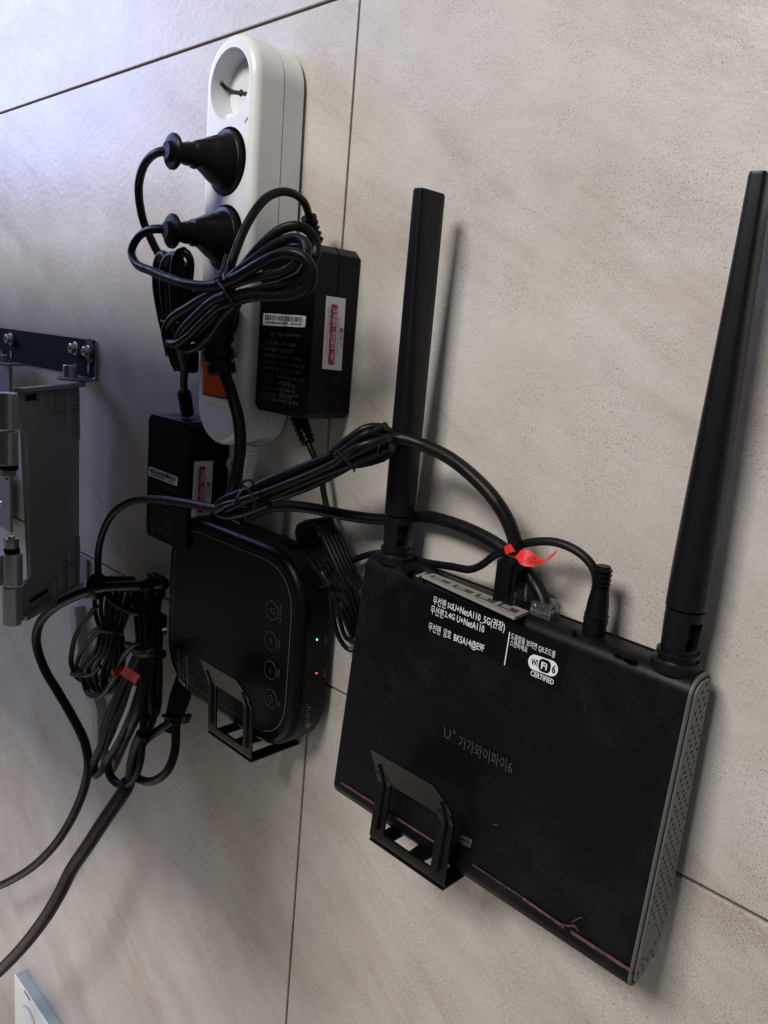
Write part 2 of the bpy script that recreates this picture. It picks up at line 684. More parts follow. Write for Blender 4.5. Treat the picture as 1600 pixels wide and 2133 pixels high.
# ================================================================== WALL
GX, GZ = -0.4450, -0.2692          # where the grout lines cross
TW, TH, GAP = 1.0, 0.4988, 0.0022
wall = thing('wall', V(GX, 0, GZ), 'wall of large beige speckled stone tiles with thin dark grout lines', 'wall')
bm = new()
rbox(bm, GX-2*TW, GX+2*TW, -0.06, -0.0020, -1.29, 1.2)
link('grout', bm, M['grout'], wall, smooth=False)
for i in range(-2, 2):
    for z0, th in ((GZ - 2*TH, 2*TH), (GZ, TH), (GZ + TH, 2*TH)):
        x0 = GX + i*TW
        bm = new()
        dd = random.uniform(-0.0002, 0.0001)
        rbox(bm, x0+GAP/2, x0+TW-GAP/2, -0.009, dd, z0+GAP/2, z0+th-GAP/2, 0.0008, 2)
        o = link('tile', bm, M['tile'], wall, smooth=False)
wall_root = wall

# the television carried by the swing arm: it stands left of the picture and shades the wall behind it
bm = new()
TVX0, TVX1 = -1.25, -0.415
rbox(bm, TVX0, TVX1, 0.275, 0.305, -0.29, 0.23, 0.004)
tv = thing('television', V(-0.8, 0.29, -0.14), 'flat black television carried in front of the wall by the grey swing arm', 'television')
link('housing', bm, M['black'], tv)
bm = new()
rbox(bm, TVX0+0.01, TVX1-0.01, 0.305, 0.3062, -0.28, 0.22)
link('screen', bm, M['screen'], tv)


# ================================================================== POWER STRIP
def sx(z):                         # the strip hangs a little askew
    return -0.5262 - (z - 0.2)*0.0107


ps = thing('power_strip', V(sx(0.05), 0, -0.088), 'white multi-socket power strip with orange switch mounted upright on the wall', 'power strip')
SHW = 0.0317


def strip_outline(k=0.0, zt=0.2045, zb=-0.0905):
    hw = SHW - k
    out = []
    n = 18
    for i in range(n+1):
        a = math.pi*i/n
        c, s = math.cos(a), math.sin(a)
        zz = zt - hw*1.02 + hw*1.02*s - k
        out.append((sx(zt) + hw*c, zz))
    for i in range(n+1):
        a = math.pi + math.pi*i/n
        c, s = math.cos(a), math.sin(a)
        zz = zb + hw*1.0 + hw*1.0*s + k
        out.append((sx(zb) + hw*c, zz))
    return out


bm = new()
cushion(bm, strip_outline(), FY, 0.0215, 0.0465, 0.0065, 6)
front = link('front_shell', bm, M['white'], ps)
SOCK = [0.1705, 0.1180, 0.0645, 0.0110]
RR = 0.0238
cut = new()
for z in SOCK:
    lathe(cut, V(sx(z), 0.0305, z), Vector((0, -1, 0)), [(0, RR*0.93), (0.0145, RR), (0.018, RR*1.02)], 40)
rbox(cut, sx(-.04)-0.0145, sx(-.04)+0.0145, 0.038, 0.05, -0.056, -0.023)
carve(front, cut)
bm = new()
cushion(bm, strip_outline(0.0012), FY, 0.0185, 0.0225, 0.0004, 2)
link('shell_seam', bm, M['whitegap'], ps)
bm = new()
cushion(bm, strip_outline(0.0002), FY, 0.003, 0.0208, 0.0006, 2)
link('back_shell', bm, M['white'], ps)
bm = new()
cushion(bm, strip_outline(0.0035), FY, 0.0, 0.0032, 0.0004, 2)
link('adhesive_pad', bm, M['whitegap'], ps)
for z in SOCK:
    bm = new()
    lathe(bm, V(sx(z), 0.0300, z), Vector((0, -1, 0)), [(0, RR*0.92), (0.0008, RR*0.92)], 32)
    so = link('socket_floor', bm, M['white'], ps)
    for s in (-1, 1):                # pin holes
        bm = new()
        lathe(bm, V(sx(z) + s*0.0078, 0.0306, z - 0.0030 - s*0.0022), Vector((0, -1, 0)), [(0, 0.0025), (0.0004, 0.0025)], 14)
        link('pin_hole', bm, M['seam'], so)
    bm = new()
    # earth clip channel with its curved slot in the upper wall, and the ledge below
    pts = [V(sx(z) - 0.0213, 0.0395, z + 0.0056), V(sx(z) - 0.0217, 0.0350, z + 0.0036), V(sx(z) - 0.0185, 0.0312, z + 0.0016), V(sx(z) - 0.0080, 0.0306, z - 0.0008),
           V(sx(z) + 0.0020, 0.0306, z - 0.0032), V(sx(z) + 0.0080, 0.0304, z - 0.0056)]
    tube(bm, spline(pts, 0.001), 0.0015, 8)
    link('earth_slot', bm, M['slot'], so)
    bm = new()
    rbox(bm, sx(z)-0.0075, sx(z)+0.0075, 0.030, 0.0435, z-RR, z-RR+0.0052, 0.0012)
    link('earth_ledge', bm, M['white'], so)
# switch
zc = -0.0398
bm = new()
rbox(bm, sx(zc)-0.0235, sx(zc)+0.0235, 0.0440, 0.0490, zc-0.0185, zc+0.0185, 0.0012)
fr = link('switch_frame', bm, M['white'], ps)
cut = new()
rbox(cut, sx(zc)-0.0185, sx(zc)+0.0185, 0.0450, 0.052, zc-0.0140, zc+0.0140)
carve(fr, cut)
bm = new()
prism(bm, [(zc-0.0134, 0.0452), (zc-0.0134, 0.0478), (zc, 0.0486), (zc+0.0134, 0.0512), (zc+0.0134, 0.0452)],
      lambda a, b, t: V(t, b, a), sx(zc)-0.0179, sx(zc)+0.0179, 0.0005)
link('rocker', bm, M['orange'], fr)
# marks, eyelet, cord
bm = new()
bm2 = text('x', '/', on_d(509, 255, 0.0468), on_d(515, 256, 0.0468), Vector((0, 0, 1)), M['greyprint'], ps, height=0.004)
bm2.name = 'print_mark'
bm = new()
c = on_d(483, 967, 0.006)
pth = [c + Vector((math.cos(a)*0.0046, 0, math.sin(a)*0.0046)) for a in [2*math.pi*i/24 for i in range(25)]]
tube(bm, pth, 0.0022, 8)
obox(bm, c + Vector((0, 0, 0.010)), Vector((1, 0, 0)), Vector((0, 1, 0)), Vector((0, 0, 1)), 0.006, 0.0025, 0.012, 0.0006)
link('hanging_eyelet', bm, M['offwhite'], ps)
bm = new()
P = wp([(528, 928, 20), (526, 950, 20), (520, 980, 20), (516, 1004, 20)])
pp = spline(P, 0.0006)
n = len(pp)
tube(bm, pp, [(0.0062 - 0.0018*i/n) * (1.0 if (i//2) % 2 == 0 else 0.86) for i in range(n)], 12)
tube(bm, spline(wp([(517, 1000, 20), (512, 1030, 18), (505, 1075, 10), (505, 1130, 4), (505, 1200, 4)])), 0.0032, 10)
link('supply_cable', bm, M['white'], ps)


# ================================================================== PLUGS AND MAINS CORDS
def straight_plug(parent, z, end):
    """moulded plug: round base in the recess, wedge-shaped grip, thin neck with a disc"""
    c = V(sx(z), 0.0315, z)
    ax = (end - c).normalized()
    L = (end - c).length
    u = ax.cross(Vector((0, 0, 1))).normalized()
    w = u.cross(ax).normalized()
    if w.z < 0:
        w = -w

    def sections(rows, sides=32):
        rings = []
        for t, hu, hw, pw, dz in rows:
            r = []
            for i in range(sides):
                a = 2*math.pi*i/sides
                ca, sa = math.cos(a), math.sin(a)
                r.append(c + ax*t + u*(hu*math.copysign(abs(ca)**(2/pw), ca)) + w*(dz + hw*math.copysign(abs(sa)**(2/pw), sa)))
            rings.append(r)
        return rings
    bm = new()
    loft(bm, sections([(0, .0226, .0226, 2, 0), (.0150, .0228, .0228, 2, 0), (.0172, .0224, .0222, 2, 0), (.0178, .0216, .0190, 2.2, .0004), (.0235, .0190, .0160, 2.6, .0010),
                       (.0290, .0150, .0128, 3.0, .0018), (.0345, .0112, .0102, 3.2, .0022), (.0400, .0090, .0086, 3.0, .0018), (L-.0150, .0078, .0078, 2.6, .0006), (L-.003, .0068, .0068, 2.2, 0)]))
    body = link('plug_body', bm, M['black'], parent, angle=24)
    for t0, hu in ((L-.0185, .0092), (L-.0125, .0080)):
        bm = new()
        loft(bm, sections([(t0, hu*.88, hu*.88, 2.6, .0006), (t0+.0005, hu, hu, 2.6, .0006), (t0+.0022, hu*.97, hu*.97, 2.6, .0005), (t0+.0027, hu*.85, hu*.85, 2.6, .0005)]))
        link('neck_ring', bm, M['black'], parent)
    bm = new()
    loft(bm, sections([(.0182, .0088, .0009, 4, .0170), (.0275, .0075, .0009, 4, .0148), (.0300, .0070, .0004, 4, .0138)], 16))
    link('grip_pad', bm, M['black'], parent)
    bm = new()
    loft(bm, sections([(L-.0030, .0070, .0070, 2, 0), (L-.0026, .0112, .0112, 2, 0), (L-.0016, .0121, .0121, 2, 0), (L+.0004, .0121, .0121, 2, 0), (L+.0014, .0112, .0112, 2, 0),
                       (L+.0018, .0068, .0068, 2, 0), (L+.0050, .0058, .0058, 2, 0)], 28))
    link('flange', bm, M['black'], parent)
    return body


# cord of the upper plug, bundled in a hanging hank and running into the lower adapter
pc1 = thing('mains_cord', V(-0.56, 0.07, 0.02), 'black mains cord with plug in the second socket, bunched into a hanging hank', 'power cord')
straight_plug(pc1, SOCK[1], on_d(359, 315, 0.0885))
bm = new()
run(bm, [(352, 314, 90), (338, 315, 92), (318, 323, 92), (300, 345, 90), (290, 380, 86), (290, 415, 82), (300, 464, 76), (318, 505, 70), (338, 548, 64), (345, 600, 62)], 17, 12, 1.12, 0.0)
run(bm, [(385, 770, 42), (383, 800, 34), (386, 832, 26)], 16, 12)
H = 17
run(bm, [(372, 770, 58), (352, 715, 62), (336, 650, 64), (327, 590, 65), (330, 545, 66), (342, 530, 68), (352, 545, 70), (354, 600, 70), (358, 680, 68), (378, 750, 60)], H, 10, 1.25, 0.12)
run(bm, [(378, 768, 60), (362, 715, 66), (348, 650, 70), (342, 590, 72), (345, 548, 74), (362, 532, 76), (374, 540, 78), (372, 590, 78), (372, 670, 74), (388, 750, 62)], H, 10, 1.25, 0.12)
run(bm, [(386, 768, 62), (372, 700, 74), (364, 630, 80), (364, 570, 82), (370, 535, 82), (384, 524, 80), (396, 540, 78), (395, 580, 76), (384, 650, 74), (392, 745, 62)], H, 10, 1.25, 0.12)
run(bm, [(355, 740, 58), (345, 690, 60), (342, 640, 62), (348, 600, 64), (366, 590, 68), (380, 610, 70), (378, 680, 68), (370, 745, 60)], H, 10, 1.25, 0.12)
run(bm, [(366, 760, 52), (350, 700, 54), (340, 640, 54), (336, 580, 56), (350, 545, 58), (372, 545, 60), (388, 560, 60), (386, 640, 58), (390, 740, 52), (386, 772, 44)], H, 10, 1.25, 0.12)
link('cord', bm, M['cable'], pc1)
bm = new()
tube(bm, spline(wp([(384, 820, 30), (387, 838, 25), (390, 862, 21)]), 0.0005),
     [0.0060*(1.0 if (i//3) % 2 == 0 else 0.78) for i in range(70)], 14)
link('strain_relief', bm, M['black'], pc1)
bm = new()
obox(bm, on_d(390, 752, 0.056), Vector((1, 0, 0)), Vector((0, 1, 0)), Vector((0, 0, 1)), 0.016, 0.014, 0.018, 0.003)
link('plug_block', bm, M['black'], pc1)
bm = new()
run(bm, [(335, 668, 70), (350, 672, 82), (374, 672, 86), (392, 664, 80)], 4, 6)
run(bm, [(337, 664, 71), (332, 660, 72), (330, 668, 72), (336, 676, 72)], 3, 6)
link('twist_tie', bm, M['thin_cable'], pc1)

# cord of the lower plug, folded into a bow and running up into the right adapter
pc2 = thing('mains_cord', V(-0.53, 0.09, 0.03), 'black mains cord plugged into third socket, tied in a loose bow over the strip', 'power cord')
straight_plug(pc2, SOCK[2], on_d(357, 481, 0.0870))
bm = new()
CW = 18
FL, GR = 1.16, 0.10
run(bm, [(350, 479, 88), (338, 477, 90), (312, 479, 92), (287, 495, 94), (274, 522, 96), (283, 548, 98), (316, 565, 100), (354, 581, 102), (391, 592, 104), (429, 596, 104), (462, 592, 104), (500, 574, 103),
         (547, 546, 101), (579, 531, 99), (607, 527, 97), (632, 536, 94), (648, 556, 91), (651, 579, 89), (641, 600, 88), (611, 614, 89), (569, 617, 92), (526, 617, 96), (488, 628, 100)], CW+2, 14, 1.1, 0.08)
run(bm, [(488, 628, 100), (462, 636, 101), (429, 664, 100), (391, 701, 98), (366, 715, 97), (350, 710, 96), (346, 692, 96), (357, 667, 97), (391, 643, 99), (429, 620, 101), (464, 604, 102)], CW+1, 12, FL, GR)
run(bm, [(464, 604, 102), (505, 586, 100), (547, 575, 97), (590, 566, 94), (622, 543, 92), (640, 520, 88), (634, 503, 86), (611, 496, 86), (573, 508, 90), (530, 540, 95), (490, 570, 99), (470, 590, 101)], CW, 12, FL, GR)
run(bm, [(474, 612, 103), (447, 624, 102), (410, 656, 100), (381, 688, 98), (372, 710, 96), (384, 726, 94), (408, 724, 93), (438, 700, 94), (470, 656, 97), (492, 634, 99)], CW+3, 12, FL, GR)
run(bm, [(480, 600, 99), (510, 552, 96), (550, 505, 92), (590, 476, 86), (622, 471, 80), (646, 484, 74), (659, 510, 70), (657, 536, 72), (640, 562, 78), (600, 590, 86), (560, 600, 92), (500, 612, 97)], CW, 12, FL, GR)
run(bm, [(484, 616, 98), (540, 602, 94), (590, 590, 90), (625, 570, 86), (640, 545, 84)], CW, 12, FL, GR)
run(bm, [(470, 618, 97), (430, 640, 96), (396, 672, 94), (388, 700, 92), (404, 705, 91), (430, 680, 92), (468, 640, 95)], CW, 12, FL, GR)
run(bm, [(470, 604, 100), (476, 570, 98), (492, 520, 93), (511, 474, 86), (538, 430, 76), (563, 407, 66), (590, 399, 56), (615, 405, 46), (634, 422, 36), (643, 447, 28), (647, 470, 22)], CW-1, 12, 1.1)
link('cord', bm, M['cable'], pc2)
bm = new()
tube(bm, spline(wp([(643, 452, 27), (650, 475, 22), (660, 508, 19)]), 0.0005),
     [0.0056*(1.0 if (i//4) % 2 == 0 else 0.78) for i in range(90)], 14)
link('strain_relief', bm, M['black'], pc2)
bm = new()
run(bm, [(452, 586, 108), (462, 596, 111), (474, 616, 112), (490, 640, 109), (492, 646, 102)], 5, 8)
run(bm, [(455, 586, 109), (449, 590, 110), (448, 583, 110), (455, 578, 110), (462, 580, 109), (458, 588, 110)], 4, 6)
run(bm, [(460, 584, 109), (458, 572, 108), (464, 560, 106), (468, 545, 104), (472, 530, 102)], 7, 6, 1.5)
link('twist_tie', bm, M['thin_cable'], pc2)

# angled plug in the lowest socket, thick cord running down
pc3 = thing('mains_cord', V(-0.53, 0.06, -0.02), 'thick black cord with angled ribbed plug in the lowest socket above the orange switch', 'power cord')
c = V(sx(SOCK[3]), 0.0315, SOCK[3])
bm = new()
lathe(bm, c, Vector((0, -1, 0)), [(0, 0.0226), (0.0155, 0.0228), (0.020, 0.0222), (0.028, 0.0200), (0.036, 0.0170), (0.042, 0.012)], 28)
link('plug_body', bm, M['black'], pc3)
bm = new()
P = wp([(452, 640, 62), (450, 680, 63), (452, 710, 63), (457, 745, 62), (464, 776, 61)])
pp = spline(P, 0.0008)
n = len(pp)
tube(bm, pp, [0.0165 - 0.0085*min(1, 1.25*i/n) for i in range(n)], 18)
link('plug_neck', bm, M['black'], pc3)
for (px, py, rr) in ((451, 704, 0.0128), (455, 739, 0.0118), (461, 768, 0.0108)):
    bm = new()
    o = on_d(px, py, 0.0625)
    ax = (on_d(464, 790, 0.061) - on_d(450, 690, 0.063)).normalized()
    lathe(bm, o, ax, [(-0.0042, rr*0.8), (-0.0034, rr), (0.0034, rr), (0.0042, rr*0.8)], 22)
    link('relief_ring', bm, M['black'], pc3)
bm = new()
run(bm, [(460, 765, 62), (471, 786, 61), (486, 832, 60), (497, 875, 60), (501, 920, 61), (497, 965, 63), (488, 1008, 66), (480, 1040, 70)], 25, 14)
link('cord', bm, M['cable'], pc3)


# ================================================================== POWER ADAPTERS
def adapter(x0, x1, z0, z1, dep, label, labq, barq, serial, pill, lg, small, group):
    t = thing('power_adapter', V((x0+x1)/2, 0, z0), label, 'power adapter', group)
    bm = new()
    poly = [(x0+.004, z0), (x1-.004, z0), (x1, z0+.004), (x1, z1-.005), (x1-.005, z1), (x0+.005, z1), (x0, z1-.005), (x0, z0+.004)]
    prism(bm, poly, FY, dep*0.515, dep, 0.0009, 2)
    prism(bm, poly, FY, 0.0005, dep*0.505, 0.0009, 2)
    link('housing', bm, M['box'], t)
    bm = new()
    prism(bm, [(a*0.992 + b_*0.008, z) for (a, z), b_ in zip(poly, [(x0+x1)/2]*8)], FY, dep*0.48, dep*0.54)
    link('seam', bm, M['seam'], t)
    nx, ny = Vector((1, 0, 0)), Vector((0, -1, 0))
    # service label on the side that faces right
    q = [on_x(*p, x1 + 0.0001) for p in labq]
    bm = new()
    plate(bm, q, 0.00015, nx)
    lb = link('service_label', bm, M['paper'], t)
    xq = x1 + 0.00035

    def L(u, v):                    # across the label, down the label
        a, b_ = q[0].lerp(q[1], u), q[3].lerp(q[2], u)
        p = a.lerp(b_, v)
        return Vector((xq, p.y, p.z))
    bm = new()
    w = (q[1]-q[0]).length
    h = (q[3]-q[0]).length
    loop = []
    for a, b_ in rrect(pill[0], pill[1], pill[2], pill[3], 0.028, 4):
        loop.append(L(0.5 + (a-0.5), b_))
    plate(bm, loop, 0.00006, nx)
    link('crimson_band', bm, M['crimson'], lb)
    um = (pill[0]+pill[1])/2
    up = (q[1]-q[0]).normalized()
    hh = w*(pill[1]-pill[0])*0.55
    text('lettering', '고객센터 : 국번없이 "101"', L(um-0.06, pill[2]+0.05), L(um-0.06, pill[3]-0.04), up, M['print'], lb, 0.0002, hh, 0.012)
    bm = new()
    text('x', 'LG U⁺', L(lg[0]-0.05, lg[1]+0.055), L(lg[0]-0.05, lg[1]+0.225), up, M['ink'], lb, 0.0001, w*0.15, 0.008, bm=bm)
    text('x', '각종 요금 / 변경 / 신청 및 상담 문의', L(small[1], 0.26), L(small[1], 0.79), up, M['ink'], lb, 0.0001, w*0.07, 0.0, bm=bm)
    text('x', '· 이 제품은 자원절약 및 환경보호 를 위하여', L(small[0]+0.10, 0.13), L(small[0]+0.10, 0.50), up, M['ink'], lb, 0.0001, w*0.055, bm=bm)
    text('x', '· 재사용 중이며 해지시 반납 바랍니다 감사합니다', L(small[0], 0.13), L(small[0], 0.81), up, M['ink'], lb, 0.0001, w*0.055, bm=bm)
    link('lettering', bm, M['ink'], lb, smooth=False)
    bm = new()
    lathe(bm, L(lg[0]+0.01, lg[1]), nx, [(0, w*0.098), (0.00008, w*0.098)], 24)
    em = link('emblem', bm, M['crimson'], lb)
    bm = new()
    cc = L(lg[0]+0.01, lg[1]) + nx*0.0002
    dn = Vector((0, 0, -1))
    obox(bm, cc + dn*(w*0.01), nx, up, dn, 0.00004, w*0.10, w*0.018)
    obox(bm, cc + dn*(w*0.03) - up*(w*0.045), nx, up, dn, 0.00004, w*0.018, w*0.06)
    link('emblem_mark', bm, M['print'], em, smooth=False)
    # bar code label on the front
    q2 = [on_d(*p, dep + 0.0001) for p in barq]
    bm = new()

    def B(u, v, d=0.0004):
        p = q2[0].lerp(q2[1], u).lerp(q2[3].lerp(q2[2], u), v)
        return Vector((p.x, -dep-d, p.z))
    plate(bm, [B(a, b_, 0.0001) for a, b_ in rrect(0, 1, 0, 1, 0.06, 3)], 0.00018, ny)
    bl = link('barcode_label', bm, M['paper'], t)
    bm = new()
    x = 0.05
    rnd = random.Random(len(serial) + int(serial[-9:-8] or 3))
    while x < 0.94:
        bw = rnd.choice((0.006, 0.006, 0.012, 0.018))
        plate(bm, [B(x, 0.13), B(x+bw, 0.13), B(x+bw, 0.56), B(x, 0.56)], 0.00005, ny)
        x += bw + rnd.choice((0.008, 0.012, 0.016))
    link('bars', bm, M['ink'], bl, smooth=False)
    upz = (q2[0]-q2[3]).normalized()
    bm = new()
    s1, s2 = serial.split(' ')
    hb = (q2[0]-q2[3]).length*0.22
    text('x', s1, B(0.06, 0.86), B(0.60, 0.86), upz, M['ink'], bl, 0.0001, hb, 0.02, bm=bm)
    text('x', s2, B(0.67, 0.86), B(0.91, 0.86), upz, M['ink'], bl, 0.0001, hb, 0.02, bm=bm)
    link('lettering', bm, M['ink'], bl, smooth=False)
    # faint rating print below it
    bm = new()
    lines = ['AC / DC ADAPTOR', '모 델 명 : AP-1200', '기자재명칭 : 직류전원장치', '인증번호 : R-R-ATC-12010', '정 격 입 력 : AC 100-240V 50/60Hz 1.0A', '정 격 출 력 : DC 12V 3.0A', '제 조 자 : Electronics Co., Ltd', '제 조 국 : 대한민국', 'A / S : 1544-0010', '제조년월 : 2025.04']
    zz = V(0, 0, z0).z
    zt = q2[3].z - 0.0065
    for i, s in enumerate(lines):
        z = zt - i*0.0046 - (0.002 if i else 0)
        wdt = min(0.0175 + 0.0012*len(s), 0.047)
        xa = x0 + 0.0085 if i else x0 + 0.014
        text('x', s, Vector((xa, -dep-0.0001, z)), Vector((xa+wdt, -dep-0.0001, z)), Vector((0, 0, 1)), M['greyprint'], t, 0.0001, 0.0022, bm=bm)
    for i, s in enumerate(('⊖ ⊕ ◎', 'Efficiency Level VI', '※ 실내용 · 분해하지 마시오 · 물기주의')):
        z = zz + 0.0195 - i*0.0055
        text('x', s, Vector((x0+(0.030, 0.030, 0.008)[i], -dep-0.0001, z)), Vector((x0+(0.046, 0.050, 0.050)[i], -dep-0.0001, z)), Vector((0, 0, 1)), M['greyprint'], t, 0.0001, (0.0034, 0.0022, 0.0022)[i], bm=bm)
    link('rating_print', bm, M['dimprint'], t, smooth=False)
    return t


AG = 'power adapters stuck to the wall beside the strip'
ad1 = adapter(-0.4843, -0.4235, -0.0580, 0.0600, 0.0405, 'upper right black power adapter with bar code ending 463, beside the white strip', [(680, 616), (720, 622), (711, 772), (671, 768)],
              [(549, 652), (638, 658), (636, 682), (548, 677)], 'ACS40250415463 2025.04', (0.27, 0.60, 0.10, 0.93), (0.86, 0.44), (0.13, 0.66), AG)
ad2 = adapter(-0.6390, -0.5712, -0.1915, -0.0800, 0.0405, 'lower left black power adapter partly behind the set-top box', [(405, 961), (444, 960), (438, 1080), (398, 1078)],
              [(311, 971), (371, 994), (369, 1013), (309, 990)], 'ACS40250309007 2025.03', (0.27, 0.60, 0.09, 0.90), (0.80, 0.40), (0.13, 0.64), AG)
# output reliefs
bm = new()
tube(bm, spline(wp([(622, 868, 20), (630, 890, 20), (642, 922, 20)]), 0.0005), [(0.0068-0.0026*i/80)*(1.0 if (i//4) % 2 == 0 else 0.80) for i in range(90)], 14)
link('strain_relief', bm, M['black'], ad1)


# ================================================================== ROUTER
rt = thing('router', V(-0.25, 0, -0.315), 'large black upright router with two tall antennas and grey perforated end', 'router')
RXL, RXR = -0.3635, -0.1330


def rshear(p):                      # upper part sheared, right end lowered to fit image pixel positions
    z = p.z - H0
    k = max(0.0, min(1.0, (z + 0.25)/0.10))
    return Vector((p.x, p.y, p.z - 0.024*(p.x + 0.25)*k))


def FR(d, z, x):                    # the sloping front stays one plane
    p = rshear(V(x, d, z))
    p.y -= (z - (p.z - H0))*0.0764*max(0.0, min(1.0, (d-0.012)/0.02))
    return p


def rprofile():
    P = []
    for i in range(9):              # front top edge
        a = math.radians(4.65 + 85.35*i/8)
        P.append((0.02363 + 0.0100*math.cos(a), -0.1533 + 0.0100*math.sin(a)))
    for i in range(9):              # back top edge
        a = math.radians(90 + 90*i/8)
        P.append((0.0180 + 0.0078*math.cos(a), -0.1520 + 0.0090*math.sin(a)))
    P += [(0.0102, -0.20), (0.0102, -0.25), (0.0102, -0.278)]
    for i in range(1, 11):          # sloping back of the bottom
        t = i/10
        a, b, c = (0.0102, -0.278), (0.0105, -0.3135), (0.0385, -0.3150)
        P.append(((1-t)**2*a[0] + 2*t*(1-t)*b[0] + t*t*c[0], (1-t)**2*a[1] + 2*t*(1-t)*b[1] + t*t*c[1]))
    for i in range(1, 7):
        a = math.radians(-90 + 94.65*i/6)
        P.append((0.03905 + 0.0070*math.cos(a), -0.30807 + 0.0070*math.sin(a)))
    
    return P


RP = rprofile()[::-1]               # counter-clockwise in (d, z) for inset
if sum((RP[i-1][0]*RP[i][1] - RP[i][0]*RP[i-1][1]) for i in range(len(RP))) < 0:
    RP = RP[::-1]
bm = new()
rings = []
for i in range(6):                  # left end rounded
    a = math.pi/2*i/5
    rings.append([FR(d, z, RXL + 0.004*(1-math.sin(a))) for d, z in inset(RP, 0.004*(1-math.cos(a)) if i < 6 else 0)])
rings = rings[::-1] if False else rings
rings = [[FR(d, z, RXL + 0.004*(1-math.cos(math.pi/2*i/5))) for d, z in (inset(RP, 0.004*(1-math.sin(math.pi/2*i/5))) if i < 5 else RP)] for i in range(6)]
for x in (-0.30, -0.25, -0.20, -0.1352):
    rings.append([FR(d, z, x) for d, z in RP])
loft(bm, rings)
body = link('body', bm, M['router'], rt)
bm = new()
loft(bm, [[FR(d, z, x) for d, z in inset(RP, s)] for x, s in ((-0.1355, 0.0005), (-0.1347, 0.0005))])
link('end_seam', bm, M['seam'], rt)
bm = new()
loft(bm, [[FR(d, z, x) for d, z in inset(RP, s)] for x, s in ((-0.1348, 0.0), (-0.1338, 0.0), (-0.1332, 0.0005))])
link('end_rim', bm, M['capdark'], rt)
bm = new()
loft(bm, [[FR(d, z, x) for d, z in inset(RP, s)] for x, s in ((-0.1340, 0.0019), (-0.13305, 0.0019))])
link('end_gap', bm, M['seam'], rt)
bm = new()
CP = inset(RP, 0.0027)
loft(bm, [[FR(d, z, x) for d, z in inset(CP, s)] for x, s in ((-0.1334, 0.0), (-0.1326, 0.0), (-0.1322, 0.0004))])
cap = link('end_cap', bm, M['cap'], rt)
# perforations, in slanting rows


def inside(poly, x, y):
    c = False
    for i in range(len(poly)):
        (x1, y1), (x2, y2) = poly[i-1], poly[i]
        if (y1 > y) != (y2 > y) and x < (x2-x1)*(y-y1)/(y2-y1) + x1:
            c = not c
    return c


HP = inset(RP, 0.0048)


def on_cap(px, py):
    p = on_x(px, py, -0.1322)
    return -p.y, p.z - H0 + 0.024*(-0.1322 + 0.25)


h0 = on_cap(1464, 1443)
hc = on_cap(1350, 1972)
cut = new()
for i in range(-2, 46):
    for k in range(-32, 12):
        d = h0[0] - 0.0029*i - 0.0065*k
        zz = h0[1] - 0.0040*i - 0.0008*k
        if inside(HP, d, zz) and math.hypot(d-hc[0], zz-hc[1]) > 0.0106:
            loop = []
            for q in range(10):
                a = 2*math.pi*q/10
                loop.append((d + 0.00112*math.cos(a), zz + 0.00118*math.sin(a)))
            loft(cut, [[FR(a, b, -0.1336) for a, b in loop], [FR(a, b, -0.131) for a, b in loop]])
# engraved arcs low on the cap
for a0, a1 in ((60, 150), (235, 310)):
    out, inn = [], []
    for i in range(9):
        a = math.radians(a0 + (a1-a0)*i/8)
        out.append((hc[0] + 0.0096*math.cos(a), hc[1] + 0.0096*math.sin(a)))
        inn.append((hc[0] + 0.0089*math.cos(a), hc[1] + 0.0089*math.sin(a)))
    lp = out + inn[::-1]
    loft(cut, [[FR(a, b, -0.1328) for a, b in lp], [FR(a, b, -0.131) for a, b in lp]])
carve(cap, cut)

RFP = FR(0.03360, -0.1525, -0.25)      # the flat front
RFN = (V(-0.15, -RFP.y, RFP.z - H0) - RFP).cross(FR(0.04603, -0.3075, -0.25) - RFP).normalized()
if RFN.y > 0:
    RFN = -RFN


def rf(px, py, lift=0.0):
    return on_plane(px, py, RFP + RFN*lift, RFN)


RU = (rf(1300, 1600) - rf(800, 1390)).normalized()
rup = Vector((0, 0, 1))
# information sticker
bm = new()
plate(bm, [rf(905, 1226, 0.0002), rf(1187, 1346, 0.0002), rf(1163, 1440, 0.0002), rf(890, 1308, 0.0002)], 0.0001, RFN)
st = link('information_sticker', bm, M['sticker'], rt, smooth=False)
bm = new()
l2 = 0.0004


def tline(s, a, b, h, bold=0.0):
    text('x', s, rf(*a, l2), rf(*b, l2), rup, M['print'], st, 0.00005, h, bold, bm=bm)


tline('무선랜', (902, 1257), (928, 1267), 0.0046, 0.004)
tline('5G', (932, 1266), (943, 1270), 0.0036, 0.012)
tline('U+NetA110_5G(권장)', (943, 1271), (1051, 1315), 0.0045, 0.012)
tline('무선랜', (897, 1276), (923, 1287), 0.0046, 0.004)
tline('2.4G', (926, 1284), (947, 1292), 0.0038, 0.012)
tline('U+NetA110', (951, 1295), (1008, 1318), 0.0045, 0.012)
tline('무선랜', (892, 1311), (917, 1322), 0.0046, 0.004)
tline('암호', (923, 1324), (939, 1331), 0.0046, 0.004)
tline('BK5A14@E9F', (945, 1334), (1008, 1358), 0.0045, 0.012)
tline('도움말을 보려면 QR코드를', (1064, 1330), (1156, 1370), 0.0032, 0.004)
tline('스캔하세요', (1062, 1343), (1098, 1359), 0.0030, 0.004)
plate(bm, [rf(1061, 1316, l2), rf(1063, 1317, l2), rf(1052, 1386, l2), rf(1050, 1385, l2)], 0.00005, RFN)
tline('CERTIFIED', (1105, 1406), (1153, 1427), 0.0032, 0.02)
link('lettering', bm, M['print'], st, smooth=False)
# plain panel where the square code is printed, and the wireless badge
bc, bu = rf(1131, 1386, l2), RU
bv = RFN.cross(bu).normalized()
if bv.z < 0:
    bv = -bv


